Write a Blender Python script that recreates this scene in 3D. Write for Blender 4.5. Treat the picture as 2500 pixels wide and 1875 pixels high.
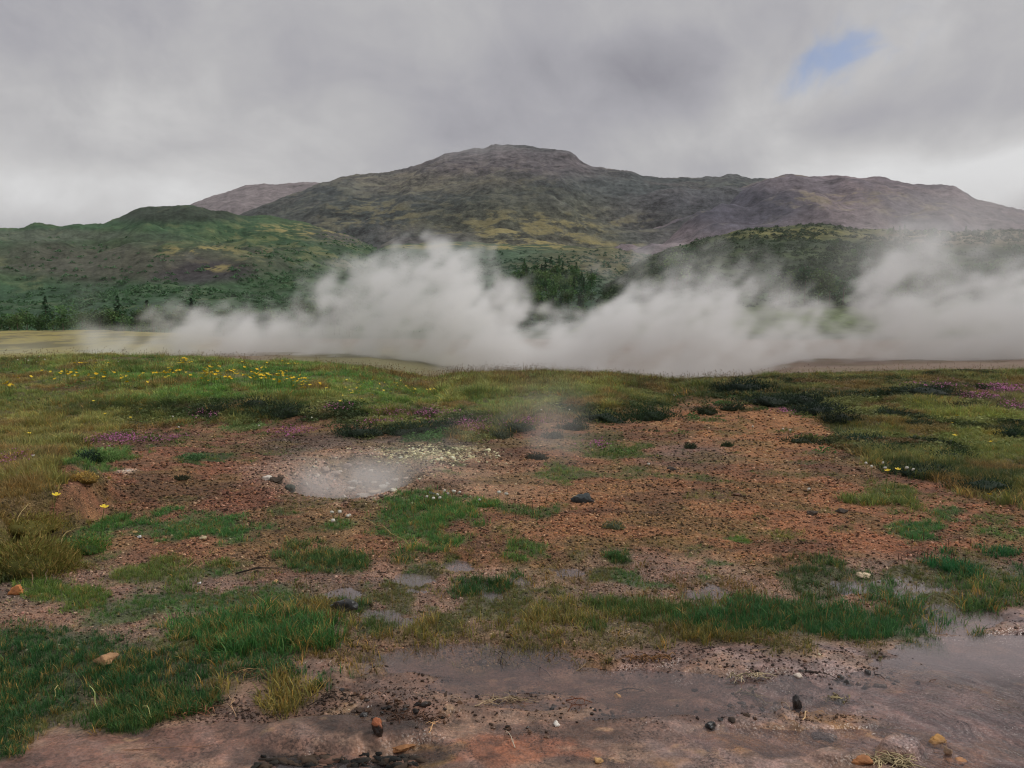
import bpy, math, random
import numpy as np
from mathutils import Vector, Matrix

random.seed(7); RNG = np.random.default_rng(11)
for o in list(bpy.data.objects): bpy.data.objects.remove(o)
SC = bpy.context.scene; COL = SC.collection

# ------------------------------------------------------------------ camera
F = 1962.0; HORIZ = 790.0; CAMZ = 1.65
PITCH = math.atan((937.5 - HORIZ) / F); CP, SP = math.cos(PITCH), math.sin(PITCH)
cam = bpy.data.cameras.new('camera'); cam_o = bpy.data.objects.new('camera', cam); COL.objects.link(cam_o)
cam.sensor_width = 36; cam.lens = 36 * F / 2500.0; cam.clip_start = .05; cam.clip_end = 30000
cam_o.location = (0, 0, CAMZ); cam_o.rotation_euler = (math.pi / 2 - PITCH, 0, 0); SC.camera = cam_o
# ------------------------------------------------------------------ sun, exposure
SUN_EL, SUN_AZ = math.radians(48), math.radians(75)      # azimuth clockwise from the view direction (+Y)
sd = Vector((math.sin(SUN_AZ) * math.cos(SUN_EL), math.cos(SUN_AZ) * math.cos(SUN_EL), math.sin(SUN_EL)))
sun = bpy.data.lights.new('sun', 'SUN'); sun.energy = 1.5; sun.angle = math.radians(14); sun.color = (1, .96, .9)
sun_o = bpy.data.objects.new('sun', sun); COL.objects.link(sun_o); sun_o.rotation_euler = sd.to_track_quat('Z', 'Y').to_euler()
SC.view_settings.view_transform = 'Standard'; SC.view_settings.look = 'None'
SC.view_settings.exposure = 0; SC.view_settings.gamma = 1; SC.view_settings.use_curve_mapping = False
SC.render.engine = 'CYCLES'
cy = SC.cycles
cy.filter_width = 1.15; cy.use_denoising = True; cy.denoiser = 'OPENIMAGEDENOISE'; cy.use_adaptive_sampling = True; cy.adaptive_threshold = .02
cy.max_bounces = 18; cy.diffuse_bounces = 2; cy.glossy_bounces = 2; cy.transmission_bounces = 3; cy.transparent_max_bounces = 12
cy.volume_bounces = 16; cy.volume_step_rate = 2.0; cy.volume_max_steps = 256; cy.use_light_tree = False

# ------------------------------------------------------------------ helpers: numbers
def s2l(c):
    c = np.asarray(c, float) / 255.0
    return np.where(c <= .04045, c / 12.92, ((c + .055) / 1.055) ** 2.4)
KAL = .62
def alb(r, g, b): return np.clip(s2l((r, g, b)) / KAL, 0, .85)
def sstep(a, b, x):
    t = np.clip((np.asarray(x, float) - a) / (b - a), 0, 1); return t * t * (3 - 2 * t)
def _h(ix, iy, seed):
    h = (ix.astype(np.int64) * 374761393 + iy.astype(np.int64) * 668265263 + seed * 1442695041) & 0xffffffff
    h = ((h ^ (h >> 13)) * 1274126177) & 0xffffffff
    h = (h ^ (h >> 16)) & 0xffffffff
    return h.astype(float) / 4294967295.0
def vn(x, y, seed=0):
    x = np.asarray(x, float); y = np.asarray(y, float)
    ix, iy = np.floor(x), np.floor(y); fx, fy = x - ix, y - iy
    fx = fx * fx * (3 - 2 * fx); fy = fy * fy * (3 - 2 * fy)
    ix = ix.astype(np.int64); iy = iy.astype(np.int64)
    a = _h(ix, iy, seed) * (1 - fx) + _h(ix + 1, iy, seed) * fx
    b = _h(ix, iy + 1, seed) * (1 - fx) + _h(ix + 1, iy + 1, seed) * fx
    return (a * (1 - fy) + b * fy) * 2 - 1
def fbm(x, y, seed=0, oct=4, gain=.5):
    s = 0; a = 1; n = 0
    for k in range(oct):
        s = s + a * vn(x * 2 ** k + 17.3 * k, y * 2 ** k - 9.1 * k, seed + k * 31); n += a; a *= gain
    return s / n
def curve(x, pts):
    p = np.array(pts, float); return np.interp(x, p[:, 0], p[:, 1])
def project(x, y, z):
    d = y * CP - (z - CAMZ) * SP; u = y * SP + (z - CAMZ) * CP
    d = np.maximum(d, .2)
    return 1250 + F * x / d, 937.5 - F * u / d
def blob(px, py, cx, cy_, rx, ry, soft=.35, n=0):
    r = np.hypot((px - cx) / rx, (py - cy_) / ry) + n
    return 1 - sstep(1 - soft, 1 + soft, r)
def mixc(c, m, col): return c + (np.asarray(col) - c) * m[:, None]
def unproj(px, py, y):
    """world x, z of a photo point at distance y"""
    tx = (px - 1250) / F; ty = (937.5 - py) / F
    dx, dy, dz = tx, CP + ty * SP, -SP + ty * CP
    return dx / dy * y, CAMZ + dz / dy * y

# ------------------------------------------------------------------ terrain height of the near ground
CREST = [(-400, 880), (0, 880), (250, 872), (500, 880), (700, 892), (900, 902), (1000, 925), (1060, 930), (1120, 915), (1300, 913), (1500, 925), (1650, 938),
         (1720, 930), (1860, 925), (2100, 918), (2300, 912), (2500, 915), (2900, 915)]
YC = 19.0
PIT = (-1.62, 8.15)
PITR = (.78, 1.12)
TUS = (-4.15, 6.2)
def height(x, y):
    x = np.asarray(x, float); y = np.asarray(y, float)
    ye = np.maximum(y, 2.0)
    pxa = np.clip(1250 + F * x / ye, -400, 2900)
    zc = CAMZ - (curve(pxa, CREST) - HORIZ) * YC / F
    zp = curve(pxa, [(-400, -.35), (700, -.35), (900, -.45), (1000, -.8), (1100, -1.4), (1200, -2.0), (1750, -2.2), (1950, -.9), (2500, -.55), (2900, -.55)])
    zfar = curve(pxa, [(-400, .5), (250, .62), (420, .25), (560, -.6), (3000, -1.2)])
    lf = .05 + .09 * sstep(5.6, 9.5, y)
    z = lf + (zc - .14) * sstep(10.2, YC, y)
    back = sstep(YC, YC + 13, y)
    z = z * (1 - back) + zp * back
    k = sstep(45, 112, y); z = z * (1 - k) + zfar * k
    k = sstep(116, 150, y); z = z * (1 - k) + (-1.0) * k
    # hummocks on the bank
    bank = sstep(9, 13, y) * (1 - sstep(30, 60, y))
    z += bank * (.11 * fbm(x * .55, y * .8, 5, 3) + .075 * fbm(x * 1.9, y * 2.6, 6, 3)) * (1 - .55 * sstep(16, 19, y))
    z += sstep(30, 60, y) * (1 - sstep(118, 150, y)) * (.18 * fbm(x * .09, y * .07, 9, 4) + .16 * fbm(x * .35, y * .2, 10, 3))
    # hollow bench between dirt and bank (dark, undercut)
    # near wet ground: hovers about the water level 0
    near = 1 - sstep(4.6, 6.2, y + .25 * fbm(x * .8, y * .8, 3, 2))
    z = z * (1 - near) + near * (.012 + .020 * fbm(x * 1.3, y * 2.1, 21, 3) + .010 * fbm(x * 6, y * 9, 22, 3))
    px, py = project(x, ye, 0 * x)
    w = fbm(x * 1.2, y * 2, 33, 3) * .35; wp = fbm(x * 5, y * 6.5, 37, 3)
    dip = np.maximum.reduce([
        blob(px, py, 2330, 1730, 620, 150, .25, w), blob(px, py, 1500, 1690, 420, 55, .3, w), blob(px, py, 2420, 1600, 270, 52, .3, w),
        blob(px, py, 2180, 1435, 150, 32, .5, 1.6 * w + .9 * wp), blob(px, py, 1000, 1420, 60, 26, .5, 1.6 * w + .9 * wp), blob(px, py, 1120, 1385, 45, 20, .5, 1.6 * w + .9 * wp), blob(px, py, 960, 1500, 90, 24, .5, 1.6 * w + .9 * wp), blob(px, py, 1190, 1450, 40, 16, .5, 1.6 * w + .9 * wp), blob(px, py, 1270, 1420, 40, 14, .5, 1.6 * w + .9 * wp), blob(px, py, 1150, 1610, 260, 35, .4, w),
        blob(px, py, 1720, 1440, 60, 30, .5, 1.6 * w + .9 * wp), blob(px, py, 1380, 1400, 100, 25, .5, 1.6 * w + .9 * wp), blob(px, py, 850, 1450, 40, 14, .5, 1.6 * w + .9 * wp), blob(px, py, 2330, 1510, 120, 40, .4, w),
        blob(px, py, 430, 1540, 140, 16, .4, w)])
    z = z - dip * (.032 + .03 * sstep(5.0, 5.8, y))
    z = z - near * .02 * blob(px, py, 400, 1800, 500, 90, .3, w) * 0
    # raised dry crusts at the bottom edge
    z = z + .035 * blob(px, py, 840, 1800, 260, 42, .2, w * 1.2) + .03 * blob(px, py, 1950, 1760, 200, 22, .3, w) + .02 * blob(px, py, 1150, 1720, 420, 30, .4, w * 1.5)
    z = z + .05 * blob(px, py, 2200, 1830, 55, 22, .3, w) + .03 * blob(px, py, 2050, 1850, 70, 22, .3, w)
    z = z + .05 * blob(px, py, 250, 1560, 560, 120, .5, w)                     # lush grass mat stands on a low rise
    md = sstep(1560, 1640, py + 30 * w) * (1 - sstep(1900, 2300, px))
    cr = fbm(x * 5.5, y * 7, 34, 4); z = z + md * sstep(-.1, .35, fbm(x * 1.4, y * 1.8, 35, 2)) * .030 * np.maximum(-np.abs(cr) * 3 + .45, -.4)
    z = z + .018 * blob(px, py, 840, 1858, 220, 24, .3, w) * fbm(x * 16, y * 40, 36, 3)
    # steam vent pit
    q = np.hypot((x - PIT[0]) / PITR[0], (y - PIT[1]) / PITR[1]) + .10 * fbm(x * 3, y * 3, 41, 3)
    z = z - .27 * (1 - sstep(.4, 1.0, q)) + .03 * np.exp(-((q - 1.1) / .2) ** 2)
    # tussock on the left with a steep front
    wv = .25 * fbm(x * 2.2, y * 2.2, 44, 3)
    q = np.hypot((x - TUS[0] + .1) / 1.0, (y - TUS[1] - .15) / .95) + wv
    z = z + .30 * (1 - sstep(.72, 1.0, q))
    q = np.hypot((x + 4.0) / .9, (y - 8.0) / 1.6) + wv
    z = z + .10 * (1 - sstep(.5, 1.1, q))
    # clods and grain
    fade = np.clip(1 - y / 30, 0, 1)
    z = z + fade * (.012 * fbm(x * 7, y * 7, 51, 3) * sstep(4.8, 6, y) + .004 * fbm(x * 28, y * 28, 52, 2))
    return z
def at(px, py):
    tx = (px - 1250) / F; ty = (937.5 - py) / F
    d = np.array([tx, CP + ty * SP, -SP + ty * CP])
    t = np.concatenate([np.linspace(1.5, 30, 1200), np.linspace(30, 200, 800)[1:]])
    z = CAMZ + d[2] * t; hgt = height(d[0] * t, d[1] * t)
    i = np.argmax(z <= hgt)
    if i == 0: i = len(t) - 1
    a = z[i - 1] - hgt[i - 1]; b = hgt[i] - z[i]; tt = t[i - 1] + (t[i] - t[i - 1]) * a / max(a + b, 1e-9)
    X, Y = d[0] * tt, d[1] * tt
    return float(X), float(Y), float(height(X, Y))

# ------------------------------------------------------------------ what grows and lies where (own colours of soil and plants)
LOWER = [(-600, 1440), (0, 1420), (80, 1370), (120, 1230), (170, 1120), (250, 1070), (330, 1045), (450, 1030), (600, 1050), (700, 1010), (850, 1015), (950, 1050), (1100, 1065), (1200, 1060),
         (1350, 1020), (1500, 1012), (1600, 1000), (1660, 965), (1750, 965), (1900, 985), (2000, 1020), (2050, 1075), (2150, 1140), (2250, 1160),
         (2400, 1200), (2500, 1215), (3000, 1260)]
MUDL = [(-600, 1900), (0, 1830), (110, 1790), (300, 1760), (450, 1760), (600, 1650), (700, 1600), (1000, 1590), (1300, 1600), (1600, 1570), (2150, 1565), (2350, 1500), (2500, 1500), (3000, 1500)]
GREEN = [  # px, py, rx, ry, density, height m, colour
    (450, 1280, 140, 30, 1, .09, (58, 98, 52)), (1020, 1270, 110, 50, .95, .12, (62, 100, 50)), (1130, 1245, 70, 28, .9, .10, (66, 104, 52)), (1300, 1255, 50, 18, .7, .08, (60, 90, 50)),
    (700, 1165, 0, 0, 0, 0, (0, 0, 0)), (230, 1290, 60, 40, 1, .10, (60, 100, 45)), (140, 1300, 130, 70, .9, .12, (96, 88, 44)), (820, 1365, 120, 38, .9, .11, (58, 84, 48)),
    (400, 1385, 130, 32, .8, .09, (84, 96, 46)), (130, 1455, 70, 35, .9, .11, (78, 98, 40)), (450, 1440, 70, 40, .55, .10, (70, 88, 46)), (1150, 1435, 42, 28, 1, .10, (44, 76, 42)),
    (1245, 1410, 24, 18, .9, .08, (48, 84, 42)), (1270, 1342, 36, 18, .8, .08, (70, 100, 48)), (1475, 1355, 45, 22, .8, .08, (58, 82, 44)), (1090, 1390, 34, 22, .8, .07, (84, 92, 46)),
    (620, 1540, 190, 75, 1, .18, (50, 88, 46)), (260, 1630, 400, 95, 1, .11, (42, 78, 46)), (90, 1690, 200, 60, 1, .11, (44, 78, 44)), (420, 1720, 170, 50, 1, .11, (44, 76, 42)), (330, 1740, 160, 50, .9, .10, (50, 78, 40)), (30, 1790, 75, 45, 1, .10, (42, 74, 42)),
    (90, 1640, 200, 60, .9, .10, (56, 80, 44)), (840, 1480, 60, 30, .9, .09, (52, 80, 44)), (920, 1530, 60, 35, .7, .08, (66, 82, 42)), (1620, 1480, 190, 36, .8, .10, (66, 84, 44)),
    (1900, 1500, 300, 48, 1, .11, (46, 82, 48)), (2080, 1500, 190, 48, 1, .13, (46, 84, 50)), (2330, 1440, 200, 60, .55, .12, (58, 84, 50)), (2330, 1380, 90, 34, 1, .13, (36, 84, 54)),
    (2470, 1400, 90, 25, .7, .09, (46, 76, 48)), (2270, 1555, 60, 30, .7, .09, (50, 76, 42)), (2410, 1540, 40, 25, .7, .08, (50, 76, 42)), (2160, 1210, 75, 40, .75, .12, (88, 96, 52)),
    (2240, 1285, 70, 26, .95, .09, (60, 100, 56)), (2330, 1250, 50, 22, .7, .08, (70, 96, 60)), (2420, 1300, 60, 25, .7, .07, (78, 104, 56)), (2420, 1268, 60, 18, .6, .07, (80, 96, 56)),
    (1990, 1400, 70, 36, .8, .10, (56, 78, 46)), (1380, 1155, 60, 18, .75, .07, (84, 104, 56)), (1490, 1095, 70, 18, .75, .08, (76, 92, 48)), (1440, 1070, 90, 20, .5, .06, (62, 76, 48)),
    (1920, 1300, 50, 14, .5, .06, (96, 100, 48)), (1785, 1312, 18, 8, .9, .05, (80, 110, 40)), (230, 1115, 60, 35, .95, .11, (78, 104, 56)), (210, 1160, 45, 18, .9, .07, (110, 92, 46)),
    (480, 1118, 40, 12, .9, .06, (62, 88, 52)), (810, 1277, 45, 14, .9, .07, (62, 100, 46)), (690, 1247, 45, 11, .8, .06, (60, 88, 46)), (1930, 1360, 60, 18, .4, .07, (70, 70, 45)),
    (1380, 1480, 260, 55, .38, .10, (96, 92, 50)), (1150, 1540, 380, 45, .45, .11, (100, 92, 50)), (1600, 1555, 500, 30, .5, .10, (86, 82, 46)), (700, 1500, 130, 60, .6, .12, (92, 86, 46)),
    (1280, 1600, 150, 28, .35, .09, (84, 76, 44)), (870, 1590, 200, 35, .35, .10, (96, 82, 46)), (560, 1700, 130, 45, .55, .13, (104, 94, 50)), (1600, 1420, 330, 50, .22, .09, (104, 84, 54)),
    (1750, 1210, 60, 12, .3, .05, (112, 112, 56)), (1200, 1350, 420, 40, .18, .07, (100, 88, 54)),
]
def surface(x, y, z):
    """bare soil colour, plant cover 0..1, plant height, plant colour, wetness, mud mask"""
    px, py = project(x, np.maximum(y, 2.), z)
    ye = np.maximum(y, 2.)
    w1 = fbm(x * 1.1, y * 1.1, 61, 3); w2 = fbm(x * 4.3, y * 4.3, 62, 3); w3 = fbm(x * .35, y * .35, 63, 3)
    wob = (w1 * 26 + w2 * 14) * (8 / ye)
    n = len(x); rx_, ry_ = px, py
    px = px + (34 * fbm(x * 1.6, y * 1.6, 65, 2) + 26 * w2) * (8 / ye) ** .7; py = py + (15 * fbm(x * 1.7 + 9, y * 1.7, 68, 2) + 9 * fbm(x * 5, y * 5, 70, 2)) * (8 / ye)
    # soil
    c = np.tile(alb(120, 88, 66), (n, 1))
    c = mixc(c, sstep(-.1, .4, w1) * .7, alb(100, 72, 58))
    c = mixc(c, sstep(.02, .3, fbm(x * 2.4, y * 2.4, 60, 3)) * .5, alb(128, 110, 78))
    c = mixc(c, blob(px, py, 2250, 1290, 480, 130, .5, w1 * .3) * .75, alb(134, 92, 68))
    c = mixc(c, blob(px, py, 1850, 1050, 230, 70, .5, w1 * .3) * .75, alb(140, 102, 68))
    c = mixc(c, blob(px, py, 1700, 1250, 420, 110, .6, w1 * .3) * .5, alb(136, 98, 66))
    c = mixc(c, blob(px, py, 1690, 1110, 110, 32, .5, w1 * .3) * .7, alb(98, 86, 84))
    c = mixc(c, blob(px, py, 500, 1170, 330, 75, .6, w1 * .3) * .6, alb(112, 76, 60))
    c = mixc(c, blob(px, py, 450, 1440, 420, 60, .6, w1 * .3) * .6, alb(94, 66, 52))
    c = mixc(c, blob(px, py, 900, 1090, 330, 34, .4, w1 * .4) * .85, alb(62, 58, 52))
    c = mixc(c, blob(px, py, 1060, 1115, 120, 18, .6, w2 * 1.3) * .75, alb(186, 176, 140))
    c = mixc(c, blob(px, py, 800, 1105, 60, 12, .6, w2 * 1.2) * .5, alb(160, 112, 60))
    c = mixc(c, blob(px, py, 900, 1160, 200, 62, .75, w1 * .5) * .9, alb(158, 142, 130))
    c = mixc(c, blob(px, py, 1150, 1180, 200, 60, .5, w1 * .3) * .6, alb(140, 116, 92))
    c = mixc(c, blob(px, py, 340, 1150, 40, 7, .5, w2 * .5), alb(190, 175, 160))
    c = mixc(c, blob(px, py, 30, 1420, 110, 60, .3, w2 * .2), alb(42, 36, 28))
    c = mixc(c, sstep(.05, .3, fbm(x * 1.7, y * 1.9, 79, 4)) * .6, alb(96, 84, 54)); c = mixc(c, sstep(.1, .35, fbm(x * 1.5, y * 2.1, 80, 4)) * .55, alb(76, 56, 46)); c = c * 1.0
    c = c * np.array([.95, .90, .85])
    # mud
    mud = sstep(-14, 14, py - curve(px, MUDL) + wob)
    wet = mud.copy()
    mc = np.tile(alb(114, 92, 80), (n, 1))
    mc = mixc(mc, sstep(1450, 2250, px) * .85, alb(146, 130, 130))
    mc = mixc(mc, sstep(-.1, .4, fbm(x * 1.7, y * 3.2, 64, 4)) * .5, alb(104, 92, 88))
    mc = mixc(mc, blob(px, py, 220, 1840, 330, 80, .5, w1 * .3) * .7, alb(128, 94, 80))
    mc = mixc(mc, blob(px, py, 1250, 1852, 170, 30, .3, w2 * .9) * .75, alb(150, 98, 70))
    mc = mixc(mc, blob(px, py, 1010, 1855, 70, 30, .3, w2 * .5) * .9, alb(150, 118, 62))
    for a in ((1980, 1745, 90, 26), (1880, 1810, 150, 36), (2130, 1860, 60, 22), (2330, 1850, 60, 34), (1700, 1850, 60, 20), (2060, 1790, 70, 18)):
        mc = mixc(mc, blob(px, py, *a, .5, w2 * 1.3) * .65, alb(150, 114, 72))
    mc = mixc(mc, blob(px, py, 840, 1858, 210, 26, .25, w2 * .5) * .95, alb(34, 32, 28))
    mc = mixc(mc, blob(px, py, 960, 1745, 170, 26, .4, w2 * .9) * .8, alb(44, 36, 30))
    mc = mixc(mc, blob(px, py, 1480, 1760, 80, 14, .4, w2 * .5) * .7, alb(74, 74, 74))
    fu, fv = x * .6 - y * .8, x * .8 + y * .6           # along and across the flow
    st = fbm(fu * 3.0, fv * 16, 73, 3); rf = sstep(1500, 2000, px)
    mc = mixc(mc, sstep(.05, .4, st) * .6 * (.35 + .65 * rf), alb(74, 64, 66)); mc = mixc(mc, sstep(.05, .4, -st) * .6 * (.35 + .65 * rf), alb(156, 138, 134))
    mc = mixc(mc, sstep(.02, .3, fbm(x * 3.2, y * 6, 74, 4)) * .65, alb(78, 62, 54)); mc = mixc(mc, sstep(.08, .35, fbm(x * 4.1, y * 7, 75, 4)) * .6, alb(146, 122, 104)); mc = mixc(mc, sstep(.16, .34, fbm(x * 14, y * 22, 82, 3)) * .35 * (1 - rf * .6), alb(52, 42, 36))
    mc = mixc(mc, sstep(.40, .65, fbm(x * 9, y * 14, 66, 3)) * .5, alb(60, 46, 38))
    mc = mixc(mc, sstep(.5, .66, fbm(x * 8, y * 13, 67, 3)) * .6, alb(160, 134, 106))
    mc = mc * np.array([.84, .79, .75])
    c = c + (mc - c) * mud[:, None]
    # damp strip with puddles
    damp = sstep(1330, 1420, py + wob) * (1 - mud)
    c = mixc(c, damp * .55 * sstep(-.3, .3, w1 + .3), alb(128, 106, 92))
    wet = np.maximum(wet, damp * .6)
    # speckle of the soil itself
    # plant cover
    bank = 1 - sstep(-24, 26, py - curve(px, LOWER) + wob * 1.6)
    bank *= sstep(60, 20, 0 * y) if False else 1
    cov = bank.copy(); hgt = np.where(bank > .01, .115, 0.) ; v = np.tile(alb(84, 86, 50), (n, 1))
    v = mixc(v, sstep(-.2, .5, w3) * .5, alb(68, 84, 42))
    v = mixc(v, sstep(.0, .6, w2) * .45, alb(106, 88, 46))
    B = [(520, 930, 560, 55, (72, 104, 46), .9), (1000, 985, 250, 24, (84, 104, 46), .8), (130, 1060, 260, 120, (102, 90, 50), .7), (60, 1180, 140, 110, (100, 86, 48), .7), (120, 960, 260, 45, (84, 90, 50), .7),
         (600, 998, 330, 26, (44, 56, 34), .85), (950, 1040, 330, 30, (46, 54, 36), .8), (330, 1000, 200, 22, (50, 58, 36), .6), (600, 1062, 200, 20, (96, 110, 66), .8),
         (1400, 955, 300, 38, (92, 94, 50), .85), (1250, 935, 200, 14, (96, 80, 56), .6), (1520, 1005, 190, 24, (42, 56, 34), .9), (1900, 960, 260, 42, (50, 60, 38), .85), (2050, 940, 420, 18, (70, 70, 44), .6),
         (2070, 1000, 120, 50, (48, 56, 36), .8), (2130, 1085, 160, 36, (54, 68, 42), .8), (2350, 1020, 190, 44, (112, 112, 56), .85), (2430, 1040, 130, 30, (122, 124, 62), .5), (2250, 1060, 120, 40, (92, 92, 48), .6),
         (2450, 1105, 130, 40, (96, 98, 50), .8), (2330, 1165, 220, 36, (54, 64, 38), .85), (2460, 970, 130, 30, (78, 56, 58), .6), (2440, 1055, 50, 14, (140, 116, 50), .8),
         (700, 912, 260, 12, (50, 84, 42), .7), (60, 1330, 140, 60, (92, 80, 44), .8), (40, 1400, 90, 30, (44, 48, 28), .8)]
    for cx, cy_, rx, ry, col, k in B:
        v = mixc(v, blob(px, py, cx, cy_, rx, ry, .5, w1 * .6 + w2 * .6) * k * .9 * (bank > .01), alb(*col) * (.75 if sum(col) < 165 else 1.))
    rt = .45 + .55 * sstep(1400, 1800, px); v = mixc(v, sstep(.02, .3, fbm(x * 1.0, y * .8, 76, 4)) * rt, alb(38, 46, 30)); v = mixc(v, sstep(.08, .35, fbm(x * 1.9, y * 1.5, 77, 3)) * .6, alb(116, 110, 66)); v = mixc(v, sstep(.2, .4, fbm(x * 1.6, y * 1.3, 83, 3)) * .7, alb(104, 76, 52))
    hgt = hgt * (1 + .9 * w1)
    hgt = hgt * np.where(blob(px, py, 1400, 950, 330, 40, .4) > .3, 1.5, 1.)
    hgt = hgt * np.where(blob(px, py, 600, 1065, 220, 24, .4) > .3, .35, 1.)
    holes = sstep(.1, .42, fbm(x * 2.1, y * 2.1, 69, 3)) * blob(px, py, 700, 1070, 420, 42, .5)
    cov = cov * (1 - .85 * holes)
    for cx, cy_, rx, ry, dn, hh, col in GREEN:
        if not rx: continue
        m = blob(px, py, cx, cy_ + ry * .15, rx * 1.05, ry * .9, .5, (w2 * 1.0 + w1 * .4) * (.35 if rx > 150 and dn > .95 else 1.)) * dn
        up = m > cov
        v = mixc(v, np.where(up, 1., 0.) , alb(*col)); hgt = np.where(up, hh, hgt); cov = np.maximum(cov, m)
    sc_ = sstep(.04, .3, fbm(x * 3.1, y * 3.1, 78, 3)) * sstep(-.2, .2, w1) * (1 - mud) * (.42 + .45 * sstep(1320, 1400, py)); up = sc_ > cov
    v = np.where(up[:, None], np.where((fbm(x * .9, y * .9, 84, 2) > 0)[:, None], alb(86, 88, 50), alb(62, 92, 46)), v); hgt = np.where(up, .05, hgt); cov = np.maximum(cov, sc_)
    far = sstep(28, 40, y)
    fc = np.tile(alb(108, 94, 82), (n, 1))
    fc = mixc(fc, (1 - sstep(350, 620, px)) * 1.0, alb(124, 116, 64))
    fc = mixc(fc, (1 - sstep(350, 620, px)) * blob(px, py, 120, 880, 260, 22, .6, w3 * .5) * .8, alb(120, 122, 66))
    fc = mixc(fc, (1 - sstep(350, 560, px)) * sstep(.08, .25, fbm(x * .3, y * .14, 71, 4)) * .85, alb(74, 72, 44))
    fc = mixc(fc, sstep(.0, .3, fbm(x * .9, y * .5, 72, 3)) * .4, alb(92, 84, 60))
    fc = mixc(fc, blob(px, py, 900, 890, 260, 40, .6) * .8, alb(98, 98, 66))
    fc = mixc(fc, sstep(115, 150, y), alb(50, 64, 42))
    c = c + (fc - c) * far[:, None]
    cov = cov * (1 - sstep(24, 30, y)); 
    v = v * (1 + .50 * (bank * (1 - .55 * sstep(1350, 1700, px)))[:, None]) * np.array([.92, 1.08, .86]); lum = v @ np.array([.3, .6, .1]); v = v * .86 + lum[:, None] * .14
    hgt = np.where(bank > .3, hgt, hgt * .62)
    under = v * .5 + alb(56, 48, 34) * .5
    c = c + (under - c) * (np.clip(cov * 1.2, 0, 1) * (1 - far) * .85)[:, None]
    wet = wet * (1 - far)
    return c, cov, hgt, v, wet, mud, rx_, ry_

# ------------------------------------------------------------------ helpers: objects and materials
def tag(o, label=None, cat=None, group=None, kind=None):
    if label: o['label'] = label
    if cat: o['category'] = cat
    if group: o['group'] = group
    if kind: o['kind'] = kind
    return o
def mesh_np(name, V, Fq, mat=None, smooth=False):
    me = bpy.data.meshes.new(name); V = np.asarray(V, np.float32); Fq = np.asarray(Fq, np.int32)
    me.vertices.add(len(V)); me.vertices.foreach_set('co', V.ravel())
    if len(Fq):
        k = Fq.shape[1]
        me.loops.add(Fq.size); me.loops.foreach_set('vertex_index', Fq.ravel())
        me.polygons.add(len(Fq)); me.polygons.foreach_set('loop_start', np.arange(0, Fq.size, k, dtype=np.int32))
        me.polygons.foreach_set('loop_total', np.full(len(Fq), k, np.int32))
        if smooth: me.polygons.foreach_set('use_smooth', np.ones(len(Fq), bool))
    me.update(calc_edges=True)
    if mat: me.materials.append(mat)
    return me
def link(name, me, parent=None, loc=(0, 0, 0)):
    o = bpy.data.objects.new(name, me); COL.objects.link(o); o.location = loc
    if parent: o.parent = parent
    return o
def set_attr(me, name, typ, data, dom='POINT'):
    a = me.attributes.new(name, typ, dom)
    d = np.asarray(data, np.float32 if typ != 'INT' else np.int32)
    if typ == 'FLOAT_COLOR':
        d = np.concatenate([d, np.ones((len(d), 1), np.float32)], 1); a.data.foreach_set('color', d.ravel())
    elif typ == 'FLOAT_VECTOR': a.data.foreach_set('vector', d.ravel())
    else: a.data.foreach_set('value', d.ravel())
class MB:
    def __init__(s): s.v = []; s.f = []; s.c = []; s.n = 0
    def add(s, v, f, c=(1, 1, 1)):
        v = np.asarray(v, float); f = np.asarray(f, int); s.v.append(v); s.f.append(f + s.n); s.n += len(v); s.c.append(np.tile(np.asarray(c, float), (len(v), 1)) if np.ndim(c) == 1 else c)
    def mesh(s, name, mat, smooth=False):
        tri = []
        for f in s.f:
            tri.append(f if f.shape[1] == 3 else np.concatenate([f[:, [0, 1, 2]], f[:, [0, 2, 3]]]))
        me = mesh_np(name, np.concatenate(s.v), np.concatenate(tri), mat, smooth)
        set_attr(me, 'tone', 'FLOAT_COLOR', np.concatenate(s.c)); return me
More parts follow.
